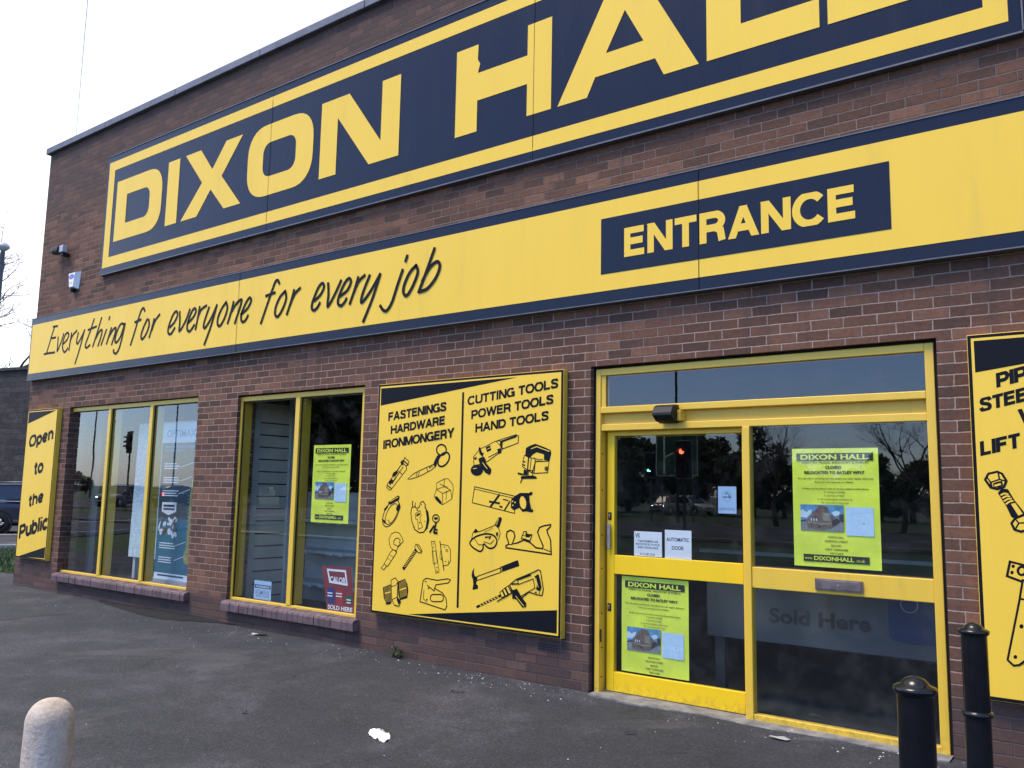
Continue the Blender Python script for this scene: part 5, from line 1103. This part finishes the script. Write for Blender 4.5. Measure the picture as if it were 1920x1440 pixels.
def chip(x, y, s):
    z = court_z(x, y) + 0.003; a = random.uniform(0, 6.28); n = random.choice((3, 4, 5)); h = s * random.uniform(0.3, 0.8); e = random.uniform(0.45, 1)
    ring = [(x + s * math.cos(a + 6.283 * i / n) * random.uniform(0.6, 1), y + s * e * math.sin(a + 6.283 * i / n) * random.uniform(0.6, 1), z) for i in range(n)]
    for i in range(n): mb.face([(x, y, z + h), ring[i], ring[(i + 1) % n]])
clusters = [(-5.0, -0.25, 0.9, 150), (-4.4, -0.2, 0.4, 100), (-7.5, -0.3, 0.9, 90), (-3.0, -0.25, 0.7, 40), (-1.8, -0.2, 0.5, 60), (-6.2, -0.25, 0.3, 40), (-11.5, -0.6, 1.2, 60), (-9, -0.6, 0.8, 50), (-1.0, -0.2, 0.25, 60)]
for cx_, cy_, sp_, n in clusters:
    for i in range(int(n * 0.6)): chip(random.gauss(cx_, sp_), min(-0.04, cy_ + random.gauss(0, 0.13)), abs(random.gauss(0.003, 0.004)) + 0.002)
for i in range(240): chip(random.uniform(-14, 0.5), random.uniform(-4.3, -0.1), abs(random.gauss(0.002, 0.003)) + 0.002)
for i in range(40): chip(random.gauss(-3.6, 0.5), random.gauss(-3.7, 0.25), abs(random.gauss(0.002, 0.002)) + 0.0015)
o = mb.build('gravel', M['chip'], kind='stuff'); tag(o, 'pale paint chips and grit scattered along the wall foot', 'debris')
wx, wy = G((745, 1236)); wd_ = thing('weed', 'small withered weed growing at the wall foot below the tool sign', 'plant', (wx, -0.06, 0.01)); mb = MB()
for i in range(60):
    a = random.uniform(0, 6.28); l = random.uniform(0.03, 0.11); e = random.uniform(0.3, 1.4); p0 = Vector((wx + random.uniform(-0.05, 0.05), -0.05 + random.uniform(-0.03, 0.02), 0.02))
    p1 = p0 + Vector((math.cos(a) * math.cos(e), -abs(math.sin(a)) * math.cos(e) * 0.6, math.sin(e))) * l; s_ = Vector((math.sin(a), -math.cos(a), 0)) * 0.006
    mb.face([p0 - s_, p0 + s_, p1 + s_ * 0.4, p1 - s_ * 0.4])
    if i % 2: mb.face([p1, p1 + s_ * 3 + Vector((0, 0, 0.01)), p1 + Vector((0, 0, 0.03)), p1 - s_ * 3 + Vector((0, 0, 0.01))])
mb.build('leaves', M['weed'], wd_)

# ------------------------------------------------------------------ the side street on the left
u = Vector((0.384, 0.923, 0)).normalized(); nrm = Vector((-u.y, u.x, 0))
e0 = Vector((*G((10, 1027), -0.05), 0))
def strip(name, d0, d1, z, mat, l0=-40, l1=60, **kw):
    m_ = MB(); m_.face([tuple(e0 + u * a + nrm * d + Vector((0, 0, z))) for a, d in ((l0, d0), (l0, d1), (l1, d1), (l1, d0))]); return m_.build(name, mat, kind='structure', **kw)
strip('side_road', 0, 13, -0.05, M['road'])
strip('road_line', 6.3, 6.45, -0.044, M['white_line'])
m_ = MB(); m_.box(-40, 60, -0.15, 0, -0.12, 0.02); kb_ = m_
kerb = MB()
for i in range(100):
    c0 = e0 + u * (-40 + i); kerb.obox(c0 + u * 0.5 - nrm * 0.075 + Vector((0, 0, -0.03)), u, nrm, (0, 0, 1), 0.496, 0.075, 0.06)
kerb.build('kerb', M['concrete'], kind='structure')
mb = MB(); random.seed(21)
for i in range(16000):
    x = random.uniform(-24, -13.5); y = random.uniform(0.2, 6)
    if x > -14.1 and y > -0.05: continue
    if y < edge_y(x) + 0.05: continue
    if (Vector((x, y, 0)) - e0).dot(nrm) > -0.2: continue
    a = random.uniform(0, 3.14); h = random.uniform(0.02, 0.06); c = Vector((math.cos(a), math.sin(a), 0)) * 0.012; l = Vector((random.uniform(-0.04, 0.04), random.uniform(-0.04, 0.04), h)); p = Vector((x, y, -0.08))
    mb.face([p - c, p + c, p + l * 1.3 + Vector((0, 0, 0.03))])
o = mb.build('grass', M['grass_blade'], kind='stuff'); tag(o, 'short rough grass on the verge left of the shop', 'grass')
m_ = MB(); m_.face([(-26, -3, -0.09), (-13.9, -3, -0.09), (-13.9, 10, -0.03), (-21, 10, -0.03)])
# blackened stone wall beyond the side street
HT = 6.2
def at_h(p, h): r_ = ray(*p); t = (h - EYE) / r_[2]; return Vector((r_[0] * t, r_[1] * t - DIST, 0))
a_, b_ = at_h((0, 691), HT), at_h((60, 687), HT); wdir = (b_ - a_).normalized()
sw = thing('stone_wall', 'tall soot-blackened stone wall across the side street', 'wall', (a_.x, a_.y, 0)); sw.rotation_euler = (0, 0, math.atan2(wdir.y, wdir.x))
m_ = MB(); m_.box(-45, 30, 0, 0.8, -0.2, HT - 0.12); m_.build('masonry', M['stone'], None).parent = sw
m_ = MB(); m_.box(-45, 30, -0.08, 0.88, HT - 0.119, HT); m_.build('coping', M['stone'], None).parent = sw

# cars --------------------------------------------------------------
def car(label, loc, rotz, paint_, lit=None, group=None):
    """an estate/SUV; x forward, built round its own origin"""
    t = thing('parked_car' if not lit else 'waiting_car', label, 'car', (0, 0, 0))
    L = 2.25; st_ = [(-2.25, 0.55, 0.95, 0.62, 0.95), (-2.18, 0.36, 1.02, 0.80, 1.02), (-2.0, 0.28, 1.06, 0.87, 1.06), (-1.3, 0.24, 1.06, 0.90, 1.06), (0, 0.22, 1.02, 0.91, 1.02), (0.9, 0.24, 1.0, 0.90, 1.0), (1.5, 0.26, 0.97, 0.89, 0.97), (2.0, 0.30, 0.86, 0.83, 0.86), (2.2, 0.38, 0.74, 0.72, 0.74), (2.26, 0.48, 0.64, 0.6, 0.64)]
    m_ = MB(); rings = []
    for x, z0, z1, hw, _ in st_:
        rr = []
        for i in range(16):
            a = 2 * math.pi * (i + 0.5) / 16; c, s_ = math.cos(a), math.sin(a)
            rr.append((x, hw * math.copysign(abs(c) ** 0.35, c), (z0 + z1) / 2 + (z1 - z0) / 2 * math.copysign(abs(s_) ** 0.45, s_)))
        rings.append(rr)
    def loft(m, rings, mi=0):
        for A, B in zip(rings, rings[1:]):
            for i in range(len(A)): j = (i + 1) % len(A); m.face([A[i], A[j], B[j], B[i]], mi, True)
        m.face(rings[0], mi); m.face(rings[-1][::-1], mi)
    loft(m_, rings); m_.build('body', paint_, None).parent = t
    m_ = MB(); cab = [(-2.12, 0.98, 1.02, 0.76), (-1.95, 0.98, 1.46, 0.68), (-1.4, 0.98, 1.58, 0.66), (-0.2, 0.98, 1.60, 0.66), (0.35, 0.98, 1.54, 0.66), (1.0, 0.98, 1.10, 0.76), (1.15, 0.96, 0.99, 0.80)]
    rings = []
    for x, z0, z1, hw in cab:
        rings.append([(x, -0.84, z0), (x, -0.83, z0 + (z1 - z0) * 0.2), (x, -hw, z0 + (z1 - z0) * 0.88), (x, -hw * 0.85, z1), (x, hw * 0.85, z1), (x, hw, z0 + (z1 - z0) * 0.88), (x, 0.83, z0 + (z1 - z0) * 0.2), (x, 0.84, z0)][::-1])
    loft(m_, rings); m_.build('cabin_glass', M['car_glass'], None).parent = t
    m_ = MB(); rf = []
    for x, z1, hw in ((-2.05, 1.42, 0.60), (-1.4, 1.60, 0.665), (-0.2, 1.62, 0.665), (0.40, 1.55, 0.64)): rf.append([(x, -hw, z1 - 0.07), (x, -hw * 0.8, z1), (x, hw * 0.8, z1), (x, hw, z1 - 0.07)])
    for A, B in zip(rf, rf[1:]):
        for i in range(3): m_.face([A[i], B[i], B[i + 1], A[i + 1]], 0, True)
    for sy in (-1, 1):
        for q in (((-2.0, 0.845, 1.02), (-1.95, 0.70, 1.46), 0.05), ((-0.75, 0.855, 1.0), (-0.75, 0.69, 1.56), 0.035), ((0.2, 0.855, 1.0), (0.15, 0.69, 1.54), 0.03), ((1.1, 0.84, 1.0), (0.40, 0.68, 1.52), 0.035)):
            m_.tube([(q[0][0], sy * q[0][1], q[0][2]), (q[1][0], sy * q[1][1], q[1][2])], q[2], 6)
    m_.build('roof', paint_, None).parent = t
    m_ = MB()
    for sy in (-1, 1):
        m_.tube([(-2.0, sy * 0.87, 1.05), (-1.0, sy * 0.865, 1.03), (1.1, sy * 0.86, 1.01)], 0.014, 6); m_.tube([(-1.7, sy * 0.58, 1.64), (-0.2, sy * 0.58, 1.66), (0.2, sy * 0.58, 1.61)], 0.018, 6)
    m_.build('chrome_strip', M['chrome'], None).parent = t
    for x in (-1.38, 1.40):
        for sy in (-1, 1):
            m_ = MB(); m_.lathe((x, sy * 0.80, 0.34), [(0.20, -0.11), (0.32, -0.11), (0.34, -0.07), (0.34, 0.07), (0.32, 0.11), (0.20, 0.11)], 24, 0, 'y'); wh = m_.build('wheel', M['rubber'], None); wh.parent = t
            m_ = MB(); m_.lathe((x, sy * 0.80, 0.34), [(0.0, sy * 0.10), (0.05, sy * 0.11), (0.06, sy * 0.085), (0.205, sy * 0.10), (0.21, sy * 0.07)], 24, 0, 'y')
            for i in range(5):
                a = 6.283 * i / 5; m_.tube([(x + 0.05 * math.cos(a), sy * 0.905, 0.34 + 0.05 * math.sin(a)), (x + 0.19 * math.cos(a), sy * 0.905, 0.34 + 0.19 * math.sin(a))], 0.02, 5)
            m_.build('rim', M['chrome'], None).parent = wh
            m_ = MB(); m_.lathe((x, sy * 0.868, 0.34), [(0.36, 0.03 * sy), (0.40, 0.045 * sy), (0.43, 0.03 * sy)], 24, 0, 'y'); m_.build('arch_trim', M['rubber'], None).parent = t
    for sy in (-1, 1):
        m_ = MB(); m_.obox((2.13, sy * 0.60, 0.68), (0.85, sy * 0.5, 0), (-0.5 * sy, 0.85, 0), (0, 0, 1), 0.05, 0.16, 0.06); m_.build('headlight', M['head_on'] if lit == 'head' else M['lamp_glass'], None, 0.02).parent = t
        m_ = MB(); m_.obox((-2.17, sy * 0.70, 0.92), (1, 0, 0), (0, 1, 0), (0, 0, 1), 0.05, 0.09, 0.12); m_.build('tail_light', M['tail_on'] if lit == 'tail' else M['tail'], None, 0.02).parent = t
        m_ = MB(); m_.obox((0.85, sy * 0.95, 1.03), (1, 0, 0), (0, 1, 0), (0, 0, 1), 0.06, 0.10, 0.07); m_.build('wing_mirror', paint_, None, 0.02).parent = t
    m_ = MB(); m_.box(2.20, 2.262, -0.35, 0.35, 0.50, 0.62); m_.build('grille', M['rubber'], None, 0.01).parent = t
    m_ = MB(); m_.box(2.24, 2.27, -0.26, 0.26, 0.40, 0.50); m_.box(-2.27, -2.24, -0.26, 0.26, 0.66, 0.77); m_.build('number_plate', M['white_plastic'], None).parent = t
    t.location = loc; t.rotation_euler = (0, 0, rotz)
    if group: t['group'] = group
    return t
ang = math.atan2(u.y, u.x)
cp = Vector((*G((12, 1001), -0.05), -0.05)) + u * 1.1 + nrm * 0.9
car('dark blue estate car on the side street behind the narrow corner sign', cp, ang, M['car_blue'])

# lamp column and bare tree beyond
def lamp_column(label, x, y, h, mat, group=None):
    t = thing('street_lamp', label, 'street lamp', (x, y, -0.1), 0, group)
    m_ = MB(); m_.tube([(x, y, -0.1), (x, y, 1.4), (x, y, 1.5), (x, y, h - 0.35)], [0.11, 0.11, 0.075, 0.06], 12); m_.build('column', mat, t)
    m_ = MB(); m_.lathe((x, y, h - 0.35), [(0.06, -0.02), (0.11, 0.02), (0.16, 0.06), (0.185, 0.10), (0.18, 0.14), (0.14, 0.20), (0.08, 0.25), (0.0, 0.27)], 20); m_.build('lamp_head', M['grey_plastic'], t)
    m_ = MB(); m_.lathe((x, y, h - 0.35), [(0.15, 0.05), (0.1, 0.0), (0.0, -0.01)], 16); m_.build('diffuser', M['lamp_glass'], t)
    return t
r_ = ray(8, 449); tt = 27
lamp_column('tall grey lamp column with domed head beyond the shop corner', r_[0] * tt, r_[1] * tt - DIST, EYE + r_[2] * tt, M['tin'])
def bare_tree(label, loc, h, seed, spread=1.0, group=None, depth=5, lean=(0, 0), thick=0.022):
    rg = random.Random(seed); t = thing('bare_tree', label, 'tree', loc, 0, group); tr = MB(); cr = MB(); base = Vector(loc)
    def grow(p, d, l, rad, lv):
        pts = [p]; rads = [rad]; n = 4
        for i in range(n):
            d = (d + Vector((rg.uniform(-1, 1), rg.uniform(-1, 1), rg.uniform(-0.5, 0.7))) * 0.2).normalized(); p = p + d * l / n; pts.append(p); rads.append(rad * (1 - 0.5 * (i + 1) / n))
        (tr if lv == 0 else cr).tube(pts, rads, 8 if lv == 0 else (5 if lv < 3 else 3), 0, False)
        if lv >= depth: return
        for i in range(3 if lv else 5):
            k = rg.randint(2, n) if lv else rg.randint(2, n); ax = Vector((rg.uniform(-1, 1), rg.uniform(-1, 1), rg.uniform(-0.2, 0.6))).normalized()
            nd = (d * 0.75 + ax * spread * 0.85).normalized(); grow(pts[k], nd, l * rg.uniform(0.5, 0.78), rads[k] * 0.68, lv + 1)
        grow(p, d, l * 0.68, rads[-1], lv + 1)
    grow(base, Vector((lean[0], lean[1], 1)).normalized(), h * 0.36, h * thick, 0)
    tr.build('trunk', M['bark'], t); cr.build('crown', M['bark'], t); return t
r_ = ray(-12, 760); tt = 43
bare_tree('bare winter tree rising behind the blackened stone wall', (r_[0] * tt, r_[1] * tt - DIST, 0), 15.5, 4, 1.25, None, 6, (0.06, 0.02), 0.034)

# ------------------------------------------------------------------ the street behind the photographer, seen in the glass
m_ = MB(); m_.face([(-200, -38, -0.06), (200, -38, -0.06), (200, -24, -0.06), (-200, -24, -0.06)]); m_.build('main_road', M['road'], kind='structure')
m_ = MB()
for i in range(50): m_.face([(-100 + i * 4, -31.08, -0.055), (-98 + i * 4, -31.08, -0.055), (-98 + i * 4, -30.95, -0.055), (-100 + i * 4, -30.95, -0.055)])
m_.build('road_marking', M['white_line'], kind='structure')
m_ = MB(); m_.box(-200, 200, -24, -23.85, -0.1, 0.02); m_.box(-200, 200, -38.15, -38, -0.1, 0.02); m_.build('road_kerb', M['concrete'], kind='structure')
m_ = MB(); m_.face([(-200, -14.0, -0.05), (200, -14.0, -0.05), (200, -13.4, -0.05), (-200, -13.4, -0.05)]); m_.build('footpath', M['concrete'], kind='structure')
def signal(label, p, y, lit, h=None):
    x, y, z = MIR(p, y); t = thing('traffic_light', label, 'traffic light', (x, y, -0.1), 0, 'traffic lights facing the shop')
    m_ = MB(); m_.tube([(x, y - 0.1, -0.1), (x, y - 0.1, z + 0.9)], 0.06, 10); m_.build('post', M['darkpole'], t)
    zt = z if lit == 'red' else z + 0.6
    m_ = MB(); m_.box(x - 0.18, x + 0.18, y - 0.04, y + 0.14, zt - 0.8, zt + 0.2); m_.build('housing', M['black_plastic'], t, 0.03)
    m_ = MB(); m_.box(x - 0.34, x + 0.34, y - 0.03, y - 0.015, zt - 1.0, zt + 0.42); m_.box(x - 0.36, x + 0.36, y - 0.034, y - 0.031, zt - 1.02, zt + 0.44, 1); m_.build('backing_board', [M['black_plastic'], M['white_plastic']], t)
    for i, c in enumerate(('red', 'amber', 'green')):
        m_ = MB(); m_.lathe((x, y + 0.14, zt - 0.3 * i), [(0.105, 0.0), (0.09, 0.02), (0.0, 0.03)], 16, 0, 'y'); m_.build('lens', M['red_on'] if (c == 'red' and lit == 'red') else M['green_on'] if (c == 'green' and lit == 'green') else M['hole'], t)
        m_ = MB()
        for k in range(9):
            a0, a1 = R(20 * k), R(20 * k + 20); m_.face([(x + 0.12 * math.cos(a0), y + 0.14, zt - 0.3 * i + 0.12 * math.sin(a0)), (x + 0.12 * math.cos(a1), y + 0.14, zt - 0.3 * i + 0.12 * math.sin(a1)), (x + 0.12 * math.cos(a1), y + 0.34, zt - 0.3 * i + 0.12 * math.sin(a1) - 0.02), (x + 0.12 * math.cos(a0), y + 0.34, zt - 0.3 * i + 0.12 * math.sin(a0) - 0.02)])
        m_.build('hood', M['black_plastic'], t)
    return t
signal('traffic light showing red, mirrored in the sliding door', (1278, 846), -23.4, 'red')
signal('distant traffic light showing green, mirrored in the sliding door', (1217, 882), -38.6, 'green')
signal('unlit traffic light, mirrored in the three-pane window', (240, 838), -23.4, 'none')
xl, yl, zl = MIR((1228, 893), -44); xr, _, zr = MIR((1308, 893), -44); zt = MIR((1268, 800), -44)[2]
gs = thing('direction_sign', 'large green road direction sign across the main road', 'road sign', ((xl + xr) / 2, yl, -0.1))
m_ = MB(); m_.box(xl, xr, yl - 0.05, yl, zl, zt); m_.build('panel', M['sign_green'], gs)
m_ = MB(); m_.ribbon([(xl + 0.06, zl + 0.06), (xr - 0.06, zl + 0.06), (xr - 0.06, zt - 0.06), (xl + 0.06, zt - 0.06)], 0.05, yl + 0.004, 0, True); cxs = xl + (xr - xl) * 0.2
m_.rect(cxs - 0.07, cxs + 0.07, zl + 0.2, zt - 0.5, yl + 0.005); m_.ribbon([(cxs, zl + 1.2), (cxs + 0.6, zl + 1.5)], 0.12, yl + 0.006); m_.v = [(v[0], v[1], v[2]) for v in m_.v]; m_.build('route_marking', M['white_plastic'], gs)
for x in (xl + 0.4, xr - 0.4):
    m_ = MB(); m_.tube([(x, yl - 0.1, -0.1), (x, yl - 0.1, zt)], 0.05, 8); m_.build('post', M['darkpole'], gs)
def mir_ground(px, y): q = MIR((px, 930), y); return (q[0], y, -0.06)
car('grey car with lit headlamps, mirrored in the sliding door', mir_ground(1250, -62), R(85), M['car_grey'], 'head')
car('white car turning, mirrored in the sliding door', mir_ground(1292, -60), R(20), M['car_white'])
car('grey hatchback with lit headlamps, mirrored in the three-pane window', mir_ground(228, -28), R(65), M['car_grey'], 'head')
car('blue car showing tail lights, mirrored in the three-pane window', mir_ground(338, -33), R(-95), M['car_blue'], 'tail')
for lab, px, y, h in (('dark lamp column mirrored in the transom glass', 1269, -40, 12), ('lamp column mirrored in the first pane', 168, -39, 11), ('slim lamp column mirrored in the middle pane', 205, -52, 10), ('lamp column mirrored in the last pane', 322, -39, 12)):
    q = mir_ground(px, y); lamp_column(lab, q[0], y, h, M['darkpole'], 'lamp columns along the main road')
def leafy_proto(name, seed, h, wd, n):
    rg = random.Random(seed); t = thing(name, 'x', 'tree', (0, 0, 0)); m_ = MB()
    m_.tube([(0, 0, -0.2), (0.05, 0.05, h * 0.3), (0, 0.1, h * 0.75)], [wd * 0.06, wd * 0.045, 0.02], 8)
    for i in range(7):
        a = rg.uniform(0, 6.28); m_.tube([(0, 0, h * rg.uniform(0.2, 0.5)), (math.cos(a) * wd * 0.35, math.sin(a) * wd * 0.35, h * rg.uniform(0.55, 0.8))], [wd * 0.025, 0.02], 5)
    m_.build('trunk', M['bark'], None).parent = t
    m_ = MB(); blobs = [(rg.uniform(-0.42, 0.42) * wd, rg.uniform(-0.42, 0.42) * wd, h * rg.uniform(0.18, 0.9), rg.uniform(0.14, 0.26) * wd) for _ in range(16)]
    for i in range(n):
        bx, by, bz_, br = blobs[rg.randrange(16)]; d = Vector((rg.gauss(0, 1), rg.gauss(0, 1), rg.gauss(0, 1))).normalized() * br * rg.uniform(0.5, 1.08)
        c = Vector((bx, by, bz_)) + d; a = Vector((rg.gauss(0, 1), rg.gauss(0, 1), rg.gauss(0, 1))).normalized(); b = a.orthogonal().normalized(); s_ = rg.uniform(0.14, 0.32) * (h / 7)
        m_.face([c - a * s_, c - b * s_ * 0.5, c + a * s_, c + b * s_ * 0.5])
    m_.build('crown', M['leaf'], None).parent = t
    return t
protos = [leafy_proto('evergreen_tree', 31, 7.0, 6.0, 6000), leafy_proto('evergreen_tree', 32, 8.0, 6.5, 6000)]
random.seed(9)
spots = []
for i, (px, y, sc) in enumerate(((478, -48, 1.25), (535, -47, 1.5), (575, -46, 1.6), (620, -48, 1.65), (690, -50, 1.4), (780, -50, 1.3), (880, -50, 1.2), (980, -50, 1.1), (1060, -52, 1.0), (1130, -54, 0.95), (1175, -66, 0.95), (1230, -72, 0.95), (1290, -72, 0.95), (1350, -66, 0.95), (1410, -62, 0.8), (1470, -62, 0.55), (1530, -64, 0.5), (1590, -64, 0.48), (1650, -62, 0.55), (1710, -60, 0.6), (1770, -60, 0.62), (128, -62, 0.45), (160, -66, 0.4))):
    q = mir_ground(px, y); spots.append((q, sc))
for i, (q, sc) in enumerate(spots):
    p = protos[i % 2]; lab = 'dark evergreen in the tree belt across the main road'
    if i < 2: o = p; o.location = q; o.rotation_euler = (0, 0, random.uniform(0, 6)); o['label'] = lab; o['group'] = 'tree belt across the main road'
    else: o = dup(p, q, random.uniform(0, 6), lab, 'tree belt across the main road')
    o.scale = (sc, sc, sc)
q = mir_ground(1455, -40); bare_tree('bare tree on the far verge, mirrored left of the upper poster', q, 7.5, 8, 1.0, None, 5)
q = mir_ground(1560, -52); bare_tree('slender bare tree in the gap of the tree belt', q, 6.0, 19, 1.0, None, 5)
q = mir_ground(1690, -38); bare_tree('bare tree on the far verge, mirrored right of the upper poster', q, 7.0, 15, 1.0, None, 5)
